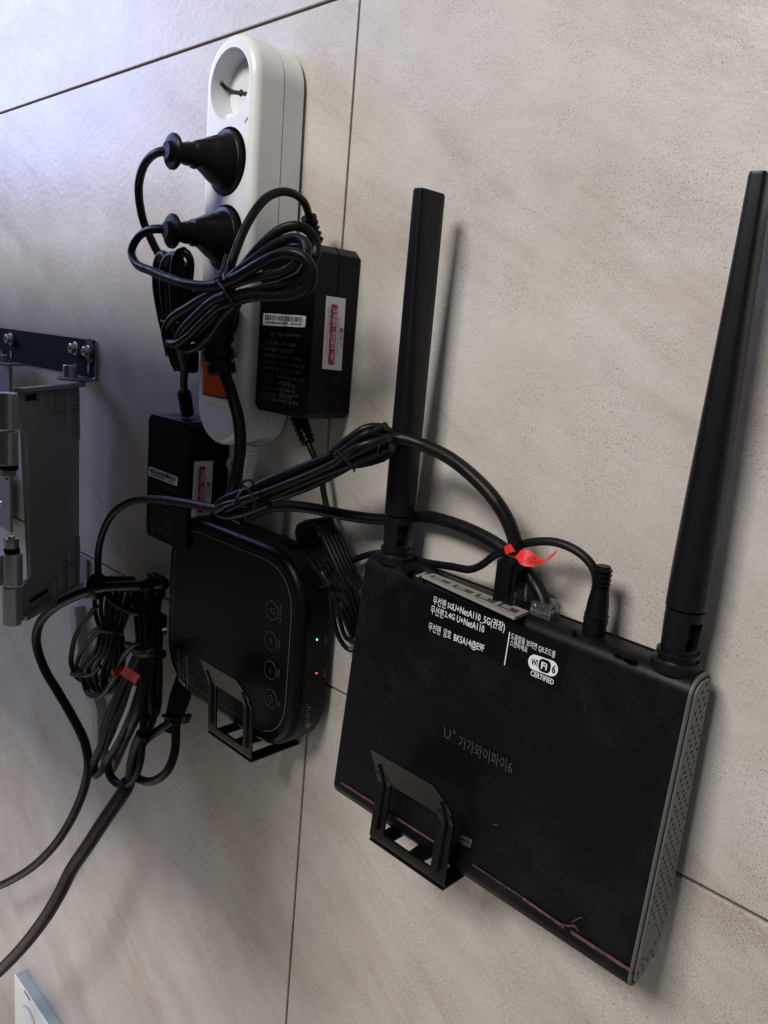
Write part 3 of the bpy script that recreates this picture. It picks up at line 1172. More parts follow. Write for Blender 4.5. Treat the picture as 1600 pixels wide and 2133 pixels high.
def badge(x0, x1, z0, z1, r, lift, mat, name, par):
    b = new()
    plate(b, [bc + bu*a + bv*c_ + RFN*lift for a, c_ in rrect(x0, x1, z0, z1, r, 8)], 0.00005, RFN)
    return link(name, b, mat, par, smooth=False)


bw, bh = (rf(1162, 1400, l2) - rf(1101, 1375, l2)).length/2, 0.0044
bd = badge(-bw, bw, -bh, bh, bh*0.98, 0.0, M['print'], 'wireless_badge', st)
badge(-bw*0.28, bw*0.52, -bh*0.84, bh*0.84, bh*0.6, 0.0001, M['sticker'], 'badge_center', bd)
bm = new()
text('lettering', 'WI', bc - bu*(bw*0.80) - bv*(bh*0.38), bc - bu*(bw*0.36) - bv*(bh*0.38), bv, M['ink'], bd, 0.0002, bh*0.85, 0.03)
text('lettering', '6', bc + bu*(bw*0.62) - bv*(bh*0.50), bc + bu*(bw*0.86) - bv*(bh*0.50), bv, M['ink'], bd, 0.0002, bh*1.05, 0.03)
text('lettering', 'Fi', bc - bu*(bw*0.10) - bv*(bh*0.42), bc + bu*(bw*0.30) - bv*(bh*0.42), bv, M['print'], bd, 0.0003, bh*0.9, 0.03)
# name printed on the front, its darker cleaned patch, round logo near the bracket
bm = new()
plate(bm, [rf(915, 1508, 0.0001), rf(1082, 1586, 0.0001), rf(1072, 1624, 0.0001), rf(908, 1542, 0.0001)], 0.00008, RFN)
nm = link('name_patch', bm, M['sticker'], rt, smooth=False)
bm = new()
text('x', 'U⁺', rf(925, 1536, 0.0003), rf(949, 1546, 0.0003), rup, M['dimprint'], nm, 0.0001, 0.0072, 0.006, bm=bm)
text('x', '기가와이파이6', rf(955, 1554, 0.0003), rf(1066, 1611, 0.0003), rup, M['greyprint'], nm, 0.0001, 0.0066, 0.006, bm=bm)
link('lettering', bm, M['emboss'], nm, smooth=False)
bm = new()
lathe(bm, rf(971, 1750, 0.0001), RFN, [(0, 0.0062), (0.0002, 0.0062)], 28)
rb = link('round_badge', bm, M['sticker'], rt)
bm = new()
text('x', '스마트홈', rf(956, 1743, 0.0004), rf(984, 1757, 0.0004), rup, M['dimprint'], rb, 0.0001, 0.0022, bm=bm)
text('x', '안심인증', rf(958, 1755, 0.0004), rf(981, 1766, 0.0004), rup, M['dimprint'], rb, 0.0001, 0.0022, bm=bm)
link('lettering', bm, M['greyprint'], rb, smooth=False)
# protective film curling along the bottom edge


def film(pts, lift, hgt, jag, mat='film'):
    bm = new()
    A, B, C = [], [], []
    for i, (px, py) in enumerate(pts):
        p = rf(px, py, lift)
        j = random.uniform(0, jag)
        A.append(p)
        B.append(p + RFN*(0.0006 + j*0.5) - Vector((0, 0, hgt*0.5)))
        C.append(p + Vector((0, 0.0015, -hgt - j)))
    for P, Q in ((A, B), (B, C)):
        P = [bm.verts.new(v) for v in P]
        Q = [bm.verts.new(v) for v in Q]
        for i in range(len(P)-1):
            bm.faces.new((P[i], P[i+1], Q[i+1], Q[i]))
    bmesh.ops.remove_doubles(bm, verts=bm.verts, dist=1e-6)
    link('film_edge', bm, M[mat], rt, smooth=False)


def seg(a, b, n):
    return [(a[0]+(b[0]-a[0])*i/n, a[1]+(b[1]-a[1])*i/n) for i in range(n+1)]


film(seg((712, 1629), (905, 1752), 22), 0.0006, 0.0020, 0.0008)
film(seg((985, 1800), (1090, 1869), 12), 0.0006, 0.0009, 0.0004)
film(seg((1090, 1869), (1178, 1930), 12), 0.0008, 0.0022, 0.0012)
film(seg((1190, 1938), (1318, 2021), 16), 0.0010, 0.0026, 0.0012)
for pts, r in (([(1168, 1925, .0026), (1182, 1929, .0034), (1198, 1930, .0030), (1205, 1941, .0012)], 0.0006), ([(1192, 1921, .0008), (1202, 1915, .0012), (1213, 1911, .0008)], 0.0004), ([(1026, 1716, .0002), (1031, 1718, .0008), (1038, 1719, .0002)], 0.0003)):
    bm = new()
    tube(bm, spline([rf(*p) for p in pts], 0.001), r, 6)
    link('film_crease', bm, M['film'], rt)
# recessed port bay along the top
ZT = -0.1436
bm = new()
for d0, d1, hh in ((0.0125, 0.0150, 0.0006),):
    prism(bm, [(0, 0), (1, 0), (1, 1), (0, 1)], lambda a, b, t: FR(d0+(d1-d0)*b, t, -0.335 + a*0.175), ZT-0.002, ZT+hh, 0.0003)
link('bay_rim', bm, M['seam'], rt)
tm = M['capdark']
bm = new()


def top(px, py):
    return on_z(px, py, ZT + 0.0004 - 0.024*((on_z(px, py, ZT).x) + 0.25))


def topq(q, th, mat, name, parent=rt):
    b = new()
    plate(b, [top(*p) for p in q], th, Vector((0, 0, 1)))
    return link(name, b, mat, parent, smooth=False)


def topz(px, py, dz):
    return top(px, py) + Vector((0, 0, dz))


bm = new()
Q = [(877, 1199), (905, 1197), (1102, 1276), (1072, 1288)]
loft(bm, [[topz(*p, -0.001) for p in Q], [topz(*p, 0.0008) for p in Q]])
pb = link('port_block', bm, M['port'], rt, smooth=False)
cut = new()
wells = []
for k in range(4):
    f0 = 0.035 + 0.243*k
    a0, a1 = Vector((880.5, 1199.2)), Vector((1075, 1286))
    b0, b1 = Vector((905.5, 1198.5)), Vector((1099, 1276))

    def cell(u0, u1, v0, v1):
        r = []
        for u, v in ((u0, v0), (u1, v0), (u1, v1), (u0, v1)):
            f = f0 + 0.20*u
            r.append(tuple(a0.lerp(a1, f).lerp(b0.lerp(b1, f - 0.012*v), v)))
        return r
    w0 = [topz(*p, 0) for p in cell(0, 1, 0.22, 0.88)]
    w1 = [topz(*p, 0) for p in cell(0.22, 0.78, 0.06, 0.215)]
    wells.append((cell(0.02, 0.98, 0.24, 0.86), cell(0.24, 0.76, 0.08, 0.20), cell(0.10, 0.55, 0.50, 0.84)))
    for w_ in (w0, w1):
        loft(cut, [[p - Vector((0, 0, 0.0007)) for p in w_], [p + Vector((0, 0, 0.003)) for p in w_]])
carve(pb, cut)
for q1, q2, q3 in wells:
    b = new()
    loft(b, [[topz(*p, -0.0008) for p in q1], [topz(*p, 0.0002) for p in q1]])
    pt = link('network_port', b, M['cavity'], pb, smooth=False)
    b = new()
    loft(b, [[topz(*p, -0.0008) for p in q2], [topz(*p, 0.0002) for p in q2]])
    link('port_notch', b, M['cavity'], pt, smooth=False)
    b = new()
    loft(b, [[topz(*p, -0.0008) for p in q3], [topz(*p, 0.0006) for p in q3]])
    link('port_step', b, M['portstep'], pt, smooth=False)
topq([(866, 1200), (886, 1193), (890, 1194), (871, 1203)], 0.0006, M['port'], 'port_mark')
topq([(1187, 1314), (1200, 1314), (1202, 1319), (1190, 1320)], 0.0004, M['seam'], 'reset_hole')
topq([(1268, 1353), (1290, 1352), (1304, 1362), (1325, 1370), (1318, 1375), (1300, 1372), (1285, 1362), (1272, 1358)], 0.0004, M['seam'], 'vent_slot')
topq([(834, 1178), (852, 1176), (862, 1186), (846, 1194), (836, 1188)], 0.0004, M['seam'], 'power_button')

def antenna(x, d, ztop, parent, rot=0.0, lean=(0.0, 0.0)):
    base = -0.1425 - 0.024*(x + 0.25)
    o = V(x, d, base)
    bm = new()
    lathe(bm, o, Vector((0, 0, 1)), [(-0.003, 0.0125), (0.0015, 0.0122), (0.0022, 0.0112), (0.0028, 0.0108)], 28)
    root = link('antenna', bm, M['antenna'], parent)
    bm = new()
    lathe(bm, o, Vector((0, 0, 1)), [(0.0026, 0.0094), (0.0050, 0.0094), (0.0052, 0.0104), (0.0070, 0.0104), (0.0072, 0.0090)], 28)
    link('collar', bm, M['antenna'], root)
    bm = new()
    lathe(bm, o, Vector((0, 0, 1)), [(0.0065, 0.0088), (0.012, 0.0090), (0.024, 0.0094), (0.0285, 0.0093)], 28)
    kn = link('knuckle', bm, M['antenna'], root)
    cut = new()
    obox(cut, o + Vector((0.0075, -0.003, 0.0165)), Vector((1, 0, 0)), Vector((0, 1, 0)), Vector((0, 0, 1)), 0.007, 0.0075, 0.0145)
    carve(kn, cut)
    bm = new()
    lathe(bm, o + Vector((0.002, -0.0025, 0.0165)), Vector((1, 0, 0)), [(0, 0.0024), (0.0035, 0.0024)], 14)
    link('hinge_pin', bm, M['antenna'], root)
    bm = new()
    z0 = base + 0.0290
    H = ztop - z0
    rings = []
    cr, sr = math.cos(rot), math.sin(rot)
    for t, a, b, pw in ((0, 0.0088, 0.0088, 2), (0.004, 0.0098, 0.0098, 2.05), (0.12, 0.0099, 0.0096, 2.2), (0.3, 0.0101, 0.0086, 2.5), (0.5, 0.0105, 0.0072, 3.0),
                        (0.7, 0.0110, 0.0058, 3.8), (0.9, 0.0113, 0.0046, 4.6), (0.993, 0.0114, 0.0042, 5), (1.0, 0.0110, 0.0038, 5)):
        r = []
        for i in range(40):
            an = 2*math.pi*i/40
            c_, s_ = math.cos(an), math.sin(an)
            u, v = b*math.copysign(abs(c_)**(2/pw), c_), a*math.copysign(abs(s_)**(2/pw), s_)
            r.append(V(x + u*cr + v*sr + lean[0]*t, d + v*cr - u*sr + lean[1]*t, z0 + H*t))
        rings.append(r)
    loft(bm, rings)
    link('blade', bm, M['antenna'], root)
    return root


antenna(-0.3452, 0.0215, 0.0892, rt, 0.0, (0.0078, 0.0085))
antenna(-0.1480, 0.0215, 0.0856, rt, math.radians(11))


# ================================================================== SHEET METAL BRACKETS
def bracket(label, x0, x1, zb, df, zbend, dl, zl, dtop, group):
    """bent sheet hook: floor against the wall, front plate with a window, flared lip"""
    t = thing('shelf_bracket', V((x0+x1)/2, 0, zb), label, 'bracket', group)
    th = 0.0014
    w = x1 - x0
    bar = 0.0115
    Xs = Vector((1, 0, 0))
    # floor with two openings and a tongue
    bm = new()
    rbox(bm, x0, x0+bar, 0.0, df, zb-th, zb, 0.0003)
    rbox(bm, x1-bar, x1, 0.0, df, zb-th, zb, 0.0003)
    rbox(bm, x0+bar, x1-bar, df-0.011, df, zb-th, zb, 0.0003)
    rbox(bm, x0+bar, x1-bar, 0.0, 0.012, zb-th, zb, 0.0003)
    xm = (x0+x1)/2
    prism(bm, [(xm-0.009, 0.012), (xm-0.006, df-0.011), (xm+0.006, df-0.011), (xm+0.009, 0.012)], lambda a, b, q: V(a, b, q), zb-th, zb, 0.0003)
    link('floor', bm, M['sheet'], t)
    # front: two bars with pressed ribs, joined at the foot
    bm = new()
    nrm = Vector((0, -1, 0))

    def bandf(xa, xb, pts):
        rings = []
        for (d, z) in pts:
            rings.append((d, z))
        lo = [V(xa, d, z) for d, z in rings]
        n = len(rings)
        off = []
        for i in range(n):
            a = rings[max(i-1, 0)]
            b_ = rings[min(i+1, n-1)]
            e = Vector((b_[0]-a[0], b_[1]-a[1])).normalized()
            off.append(Vector((e.y, -e.x))*th)
        quads = [[V(xa, d, z), V(xb, d, z), V(xb, d-o_.x, z-o_.y), V(xa, d-o_.x, z-o_.y)] for (d, z), o_ in zip(rings, off)]
        loft(bm, quads)
    foot = [(df-0.003, zb-th*0.5), (df-0.0008, zb+0.0006), (df, zb+0.003)]
    up = foot + [(df+(dl-df)*0.3, zb+(zbend-zb)*0.35), (dl, zbend-0.004), (dl+0.0008, zbend), (dl+0.003, zbend+0.0045)]
    bandf(x0, x0+bar, up)
    bandf(x1-bar, x1, up)
    bandf(x0+bar, x1-bar, foot + [(df+(dl-df)*0.1, zb+0.008)])
    link('front_frame', bm, M['sheet'], t)
    bm = new()
    # flared lip with clipped right corner
    def lipp(x, k):
        return V(x, dl+0.0008 + (dtop-dl-0.0008)*k, zbend + (zl-zbend)*k)
    pl = [(x0, 0), (x1, 0), (x1, 0.42), (x1-0.010, 1.0), (x0, 1.0)]
    nn = (lipp(x1, 0) - lipp(x0, 0)).cross(lipp(x0, 1) - lipp(x0, 0)).normalized()
    if nn.y > 0:
        nn = -nn
    plate(bm, [lipp(a, b_) for a, b_ in pl], -th, nn)
    link('lip', bm, M['sheet'], t, smooth=False)
    for xx in (x0+bar*0.5, x1-bar*0.5):
        bm = new()
        ps_ = [V(xx, df+0.0001, zb+0.010), V(xx, dl+0.0002, zbend-0.006), V(xx, dl+0.0012, zbend), lipp(xx, 0.55)]
        tube(bm, spline(ps_, 0.002), [0.0016]*40, 8)
        link('rib', bm, M['sheet'], t)
    return t


BG = 'black sheet metal hooks under the boxes'
bracket('black sheet metal hook holding the front bottom edge of the large router', -0.3110, -0.2475, -0.3175, 0.0590, -0.2740, 0.0560, -0.2515, 0.0655, BG)
bracket('black sheet metal hook holding the front bottom edge of the set-top box', -0.5135, -0.4530, -0.3315, 0.0495, -0.2850, 0.0510, -0.2640, 0.0600, BG)


# ================================================================== SET-TOP BOX
sb = thing('set_top_box', V(-0.512, 0, -0.322), 'rounded square black set-top box standing on its side in a metal hook', 'set-top box')
SX0, SX1, SZ0, SZ1 = -0.6065, -0.4185, -0.3235, -0.1590
OUT = rrect(SX0, SX1, SZ0, SZ1, 0.050, 12, 2.25)
bm = new()
cushion(bm, OUT, FY, 0.0055, 0.0365, 0.0070, 7, 0.003)
link('body', bm, M['box'], sb)
bm = new()
I1, I2 = inset(OUT, 0.0118), inset(OUT, 0.0123)
lo = [bm.verts.new(FY(a, b, 0.03675)) for a, b in I1]
hi = [bm.verts.new(FY(a, b, 0.03675)) for a, b in I2]
for i in range(len(lo)):
    j = (i+1) % len(lo)
    bm.faces.new((lo[i], lo[j], hi[j], hi[i]))
link('panel_line', bm, M['greyprint'], sb, smooth=False)
SD = 0.0366
dn = Vector((0, 0, -1))


def sp(px, py, l=0.0002):
    return on_d(px, py, SD + l)


for (cx, cy, kind, word) in ((567, 1272, 'r', '리모컨 찾기'), (564, 1335, 'u', '채널 +'), (563, 1396, 'd', '채널 -'), (564, 1455, 'p', '전원')):
    c = sp(cx, cy)
    bm = new()
    R1 = 0.0073
    pth = [c + Vector((math.cos(a)*R1, 0, math.sin(a)*R1)) for a in [2*math.pi*i/36 for i in range(37)]]
    tube(bm, pth, 0.00028, 6)
    X, Z = Vector((1, 0, 0)), Vector((0, 0, 1))
    def stroke(pts, r=0.00030):
        tube(bm, [c + X*a + Z*b for a, b in pts], r, 6)
    k = 0.0026
    if kind == 'u':
        stroke([(-k*0.5, k), (k*0.5, 0), (-k*0.5, -k)])
    elif kind == 'd':
        stroke([(k*0.5, k), (-k*0.5, 0), (k*0.5, -k)])
    elif kind == 'p':
        stroke([(0.0022*math.cos(a), 0.0026*math.sin(a)) for a in [math.radians(40 + 280*i/14) for i in range(15)]])
        stroke([(0.0004, 0), (0.0036, 0)])
    else:
        stroke([(-0.001, -0.0017), (0.0036, -0.0017), (0.0036, 0.0017), (-0.001, 0.0017), (-0.001, -0.0017)])
        stroke([(-0.0026, 0.0014), (-0.0032, 0), (-0.0026, -0.0014)])
    b_ = link('touch_button', bm, M['dimprint'], sb)
    L = 0.0045*len(word)*0.55
    q = c + X*0.0088 + Z*(L*0.5)
    text('lettering', word, q, q + dn*L, X, M['dimprint'], b_, 0.0001, 0.0030)
# certification print at the lower left corner
bm = new()
cd = sp(410, 1387)
for s, a, b, h in (('디지털 셋톱박스 / UHD', (375, 1410), (371, 1352), 0.0017), ('모델명 S60UPI  DC 12V 2A', (376, 1412), (374, 1360), 0.0014), ('제조자 대한민국 2025', (383, 1417), (382, 1372), 0.0015), ('R-C-LGU-S60', (388, 1416), (387, 1368), 0.0017)):
    text('x', s, sp(*a), sp(*b), -X, M['greyprint'], sb, 0.0001, h, bm=bm)
text('x', '고객센터 101', sp(396, 1423), sp(395, 1402), -X, M['greyprint'], sb, 0.0001, 0.0022, bm=bm)
text('x', '주의 분해금지', sp(402, 1430), sp(401, 1405), -X, M['greyprint'], sb, 0.0001, 0.0016, bm=bm)
plate(bm, [sp(389.5, 1366), sp(390.6, 1366), sp(390.8, 1434), sp(389.7, 1434)], 0.00005, Vector((0, -1, 0)))
link('certification_print', bm, M['labelprint'], sb, smooth=False)
bm = new()
text('x', 'KC', sp(384, 1431), sp(371, 1417), Vector((0, 0, 1)) - X, M['greyprint'], sb, 0.0001, 0.0032, 0.01, bm=bm)
link('certification_mark', bm, M['print'], sb, smooth=False)
# right side: lamps, port slots and name
xs = SX1
for px, py, mt, nmn in ((660, 1332, 'green', 'green_lamp'), (659, 1402, 'redled', 'red_lamp')):
    bm = new()
    lathe(bm, on_x(px, py, xs - 0.0002), Vector((1, 0, 0)), [(0, 0.0009), (0.0005, 0.0007)], 12)
    link(nmn, bm, M[mt], sb)
bm = new()
for a, b, s in (((676, 1322), (676, 1342), '인터넷'), ((674, 1396), (673, 1411), '전원')):
    text('x', s, on_x(*a, xs + 0.0001), on_x(*b, xs + 0.0001), Vector((0, 1, 0)), M['greyprint'], sb, 0.0002, 0.0022, bm=bm)
link('lettering', bm, M['greyprint'], sb, smooth=False)
bm = new()
text('maker_name', 'LG U⁺', on_x(642, 1501, xs + 0.0001), on_x(647, 1464, xs + 0.0001), Vector((0, -1, 0)), M['greyprint'], sb, 0.0003, 0.0042, 0.01)
lathe(bm, on_x(642, 1511, xs + 0.0002), Vector((1, 0, 0)), [(0, 0.0024), (0.0003, 0.0024)], 18)
link('maker_emblem', bm, M['greyprint'], sb, smooth=False)
bm = new()
rbox(bm, -0.470, -0.452, 0.012, 0.022, SZ1-0.004, SZ1+0.0006, 0.0003)
link('top_slot', bm, M['seam'], sb)
bm = new()
for z0_, z1_ in ((-0.225, -0.208), (-0.250, -0.237), (-0.278, -0.262)):
    rbox(bm, SX0-0.0012, SX0+0.002, 0.010, 0.024, z0_, z1_, 0.0003)
link('side_port', bm, M['seam'], sb)


# ================================================================== NETWORK CABLES
def rj45(parent, px, py, d, ax_, boot=True):
    """clear modular plug standing in or on the router top"""
    o = on_d(px, py, d)
    X, Y, Z = Vector((1, 0, 0)), Vector((0, 1, 0)), Vector((0, 0, 1))
    bm = new()
    obox(bm, o, X, Y, Z, 0.0138, 0.0108, 0.0200, 0.0005)
    k = link('clear_plug', bm, M['clear'], parent)
    bm = new()
    for i in range(8):
        obox(bm, o + X*(-0.0050 + i*0.00142) + Y*-0.0016 - Z*0.0035, X, Y, Z, 0.0008, 0.0012, 0.0100)
    w_ = link('wire', bm, M['wireblue'], k)
    bm = new()
    for i in (1, 3, 6):
        obox(bm, o + X*(-0.0050 + i*0.00142 + 0.0002) + Y*-0.0026 - Z*0.0050, X, Y, Z, 0.0009, 0.0008, 0.0085)
    link('wire', bm, M['wirered'], k)
    bm = new()
    obox(bm, o + Y*0.0074 + Z*0.003, X, (Y + Z*0.25).normalized(), (Z - Y*0.25).normalized(), 0.0062, 0.0011, 0.0170, 0.0002)
    link('clip', bm, M['clear'], k)
    return o


# cable one: folded and tied into a fat slanting bundle, then over to the router; its other end loops left to the box
e1 = thing('ethernet_cable', V(-0.45, 0.06, -0.13), 'black network cable folded into a fat slanting tied bundle, ending in a booted plug', 'network cable')
bm = new()
A0, A1 = Vector((470, 1062)), Vector((808, 912))
offs = [(-16, -6, 72, 0), (-6, -17, 78, 1), (4, 2, 84, 2), (14, 14, 78, 3), (2, -8, 64, 4), (10, 18, 66, 5)]
for ox, oy, dd, k in offs:
    P = []
    for i in range(7):
        t = i/6
        c = A0.lerp(A1, t)
        sp_ = 0.70 + 0.42*t + 0.2*math.sin(6.3*t + k)
        wob = 3*math.sin(k*2.1 + t*7)
        P.append((c.x + ox*0.5*sp_, c.y + (oy*1.15)*sp_ + wob, dd - 22*t + 3*math.sin(k + t*5)))
    run(bm, P, 18, 10, 1.05)
# turn-backs at both ends
run(bm, [(690, 944, 62), (730, 912, 60), (762, 892, 56), (790, 889, 50), (812, 900, 44), (818, 925, 42), (806, 948, 46), (770, 962, 54), (710, 972, 62)], 18, 10)
run(bm, [(700, 950, 66), (738, 922, 66), (766, 902, 64), (786, 905, 58), (797, 922, 52), (790, 940, 52), (760, 950, 58)], 17, 10)
run(bm, [(705, 960, 68), (745, 932, 68), (780, 920, 62), (815, 914, 52)], 18, 10)
run(bm, [(700, 966, 64), (745, 950, 62), (790, 930, 52), (830, 918, 40)], 18, 10)
run(bm, [(545, 1030, 80), (500, 1045, 84), (465, 1055, 84), (452, 1066, 82), (470, 1074, 80), (510, 1068, 80), (560, 1050, 78)], 18, 10)
run(bm, [(540, 1012, 76), (500, 1028, 80), (470, 1040, 80), (454, 1054, 78), (472, 1064, 76), (520, 1062, 76)], 18, 10)
run(bm, [(540, 1040, 70), (500, 1062, 72), (484, 1074, 70), (505, 1086, 66)], 18, 10)
# to the router
run(bm, [(800, 918, 46), (838, 914, 40), (872, 924, 36), (930, 950, 34), (985, 992, 34), (1030, 1040, 34), (1060, 1090, 32), (1074, 1135, 30), (1074, 1170, 28)], 29, 14)
# to the left, down into the set-top box
run(bm, [(480, 1060, 78), (452, 1060, 76), (410, 1052, 70), (370, 1045, 66), (320, 1040, 60), (270, 1046, 54), (232, 1074, 48), (211, 1120, 44), (204, 1165, 42), (208, 1210, 42), (232, 1248, 40), (266, 1270, 36), (305, 1280, 32), (330, 1284, 28)], 16, 12)
link('cable', bm, M['cable'], e1)
for pts in ([(500, 1012, 80), (518, 1020, 96), (530, 1044, 98), (528, 1064, 84)], [(698, 938, 66), (712, 948, 82), (734, 972, 80), (738, 982, 66)], [(782, 908, 60), (790, 930, 66), (786, 948, 62)]):
    bm = new()
    run(bm, pts, 5, 8)
    link('twist_tie', bm, M['thin_cable'], e1)
bm = new()
run(bm, [(500, 1018, 92), (506, 1004, 92), (520, 1000, 90), (528, 1008, 90), (520, 1016, 92), (504, 1022, 94)], 6, 6)
run(bm, [(505, 1022, 94), (492, 1040, 98), (484, 1050, 97)], 6, 6)
link('twist_tie', bm, M['thin_cable'], e1)
# booted plug in the fourth port
bm = new()
o = on_d(1062, 1220, 0.0235)
Xv, Yv, Zv = Vector((1, 0, 0)), Vector((0, 1, 0)), Vector((0, 0, 1))
obox(bm, o + Zv*0.0015, Xv, Yv, Zv, 0.0146, 0.0118, 0.027, 0.0010)
lathe(bm, o + Zv*0.014, Zv, [(0, 0.0062), (0.005, 0.0056), (0.010, 0.0050)], 16)
obox(bm, o + Vector((0.0018, -0.0066, 0.006)), Xv, Yv, Zv, 0.0065, 0.0030, 0.018, 0.0008)
link('plug_boot', bm, M['black'], e1)
rj45(e1, 1061, 1258, 0.0232, None)
bm = new()
obox(bm, on_d(326, 1290, 0.022), Xv, Yv, Zv, 0.022, 0.011, 0.013, 0.001)
for i in range(5):
    lathe(bm, on_d(300 + i*8, 1283 + i*2, 0.028), (on_d(340, 1294, 0.026) - on_d(300, 1283, 0.028)).normalized(), [(0, 0.0052), (0.0014, 0.0062), (0.0028, 0.0052)], 14)
link('plug_boot', bm, M['black'], e1)
bm = new()
obox(bm, on_d(330, 1312, 0.020), Xv, Yv, Zv, 0.014, 0.010, 0.008, 0.0006)
link('clear_plug', bm, M['clear'], e1)

# cable two: runs behind the antenna to the bare clear plug
e2 = thing('ethernet_cable', V(-0.36, 0.02, -0.13), 'black network cable crossing behind the left antenna to a bare clear plug', 'network cable')
bm = new()
run(bm, [(520, 1075, 52), (560, 1058, 46), (600, 1054, 40), (650, 1059, 34), (720, 1073, 26), (800, 1082, 16), (850, 1077, 12), (890, 1076, 12), (950, 1092, 13), (1005, 1116, 14), (1048, 1142, 15),
         (1088, 1178, 16), (1114, 1214, 18), (1131, 1250, 20), (1136, 1268, 21)], 25, 12, 1.05)
link('cable', bm, M['cable'], e2)
rj45(e2, 1134, 1290, 0.0215, None)
bm = new()
obox(bm, on_d(1134, 1272, 0.0205), Xv, Yv, Zv, 0.0100, 0.0018, 0.0030, 0.0004)
link('plug_latch', bm, M['clear'], e2)

# ================================================================== LOW VOLTAGE LEADS
l1 = thing('adapter_lead', V(-0.4, 0.02, -0.17), 'thin black lead with red tape flag, coiled beside the set-top box, plugged into router', 'power lead')
bm = new()
run(bm, [(636, 905, 20), (648, 936, 20), (662, 968, 18), (670, 1000, 16), (677, 1040, 15), (687, 1076, 16), (700, 1110, 18)], 13, 10)
TWd = 10.5
TOPS = [(622, 1108, 640, 1082), (632, 1108, 652, 1082), (645, 1104, 664, 1080), (655, 1110, 674, 1084), (664, 1116, 682, 1090)]
for i in range(5):
    d = 30 - i*2.5
    a = i*9.5
    run(bm, [(735 + a*0.6, 1330 - i*6, d-8), (705 + a, 1262 - i*6, d), (672 + a, 1205 - i*5, d+1), (641 + a, 1160 - i*6, d+1), (620 + a*0.95, 1118 - i*2, d+1), (622 + a, 1096 - i*1, d), (640 + a*0.9, 1086 - i*1.2, d-2),
             (662 + a*0.85, 1100 - i*1.5, d-4), (684 + a*0.75, 1142 - i*4, d-5), (706 + a*0.6, 1190 - i*6, d-6), (735 + a*0.5, 1250 - i*8, d-10)], TWd, 8)
run(bm, [(690, 1215, 26), (690, 1255, 22), (697, 1298, 19), (709, 1333, 16), (728, 1354, 12), (750, 1350, 8)], TWd, 8)
run(bm, [(704, 1225, 24), (703, 1262, 20), (710, 1300, 16), (722, 1330, 13), (745, 1340, 8)], TWd, 8)
run(bm, [(700, 1190, 14), (740, 1165, 10), (790, 1152, 8), (840, 1158, 8), (880, 1170, 9), (940, 1180, 16), (980, 1186, 20), (1005, 1176, 22), (1030, 1157, 24), (1064, 1142, 26), (1110, 1129, 26), (1160, 1130, 25), (1204, 1149, 24), (1232, 1176, 23), (1243, 1202, 22.5), (1243, 1225, 22)], 15.5, 12, 1.12)
link('lead', bm, M['thin_cable'], l1)
bm = new()
run(bm, [(664, 1225, 30), (688, 1216, 37), (710, 1206, 34), (735, 1192, 26)], 5, 6)
run(bm, [(687, 1216, 37), (676, 1200, 36), (670, 1190, 36), (674, 1176, 36), (678, 1164, 34)], 6, 6)
link('twist_tie', bm, M['thin_cable'], l1)
bm = new()
o = on_d(1234, 1338, 0.0215)
lathe(bm, o, Zv, [(0, 0.0062), (0.012, 0.0064), (0.0124, 0.0067), (0.0135, 0.0067), (0.0138, 0.0063), (0.0150, 0.0063), (0.0153, 0.0066), (0.0162, 0.0066), (0.0165, 0.0062), (0.024, 0.0056), (0.030, 0.0047)], 22)
prof = []
for i in range(5):
    t = 0.030 + i*0.0026
    prof += [(t, 0.0046), (t+0.0003, 0.0049), (t+0.0014, 0.0049), (t+0.0017, 0.0040)]
lathe(bm, o, Zv, prof + [(0.0435, 0.0038)], 18)
link('barrel_plug', bm, M['black'], l1)


def ribbon(bm, pts, half, th=0.00012):
    """tape strip: pts = (point, across direction)"""
    a = [p - w*half for p, w in pts]
    b = [p + w*half for p, w in pts]
    A = [bm.verts.new(p) for p in a]
    B = [bm.verts.new(p) for p in b]
    for i in range(len(A)-1):
        bm.faces.new((A[i], A[i+1], B[i+1], B[i]))


def tape(pairs, parent, name='tape_flag', mat='red'):
    """tape between an upper and a lower edge traced in the picture"""
    bm = new()
    n = len(pairs)
    up_ = spline([on_d(a, b, c/1000) for (a, b, c), _ in pairs], 0.0015)
    lo_ = spline([on_d(a, b, c/1000) for _, (a, b, c) in pairs], 0.0015)
    m = 24

    def samp(P, t):
        x = t*(len(P)-1)
        i = min(int(x), len(P)-2)
        return P[i].lerp(P[i+1], x-i)
    A = [bm.verts.new(samp(up_, i/m)) for i in range(m+1)]
    B = [bm.verts.new(samp(lo_, i/m)) for i in range(m+1)]
    for i in range(m):
        bm.faces.new((A[i], A[i+1], B[i+1], B[i]))
    o = link(name, bm, M[mat], parent, angle=80)
    return o


tf = tape([((1071, 1131, 33), (1074, 1148, 33)), ((1060, 1134, 35), (1064, 1151, 35)), ((1049, 1140, 34), (1053, 1155, 34)), ((1056, 1150, 31), (1053, 1155, 34)), ((1070, 1149, 31), (1075, 1163, 33)), ((1102, 1146, 30), (1085, 1176, 36)), ((1124, 1163, 28), (1107, 1181, 34)), ((1136, 1165, 26), (1128, 1174, 31)), ((1150, 1154, 24), (1150, 1162, 28)), ((1160, 1146, 22), (1161, 1148, 25))], l1)
bm = new()
for (a, b, c) in ((1098, 1168, '확인'), (1094, 1174, '전원')):
    p0, p1 = on_d(a, b, 0.0352), on_d(a+24, b-6, 0.0345)
    text('x', c, p0, p1, Vector((0.3, 0, 1)), M['redink'], tf, 0.0003, 0.0018, bm=bm)
link('lettering', bm, M['redink'], tf, smooth=False)

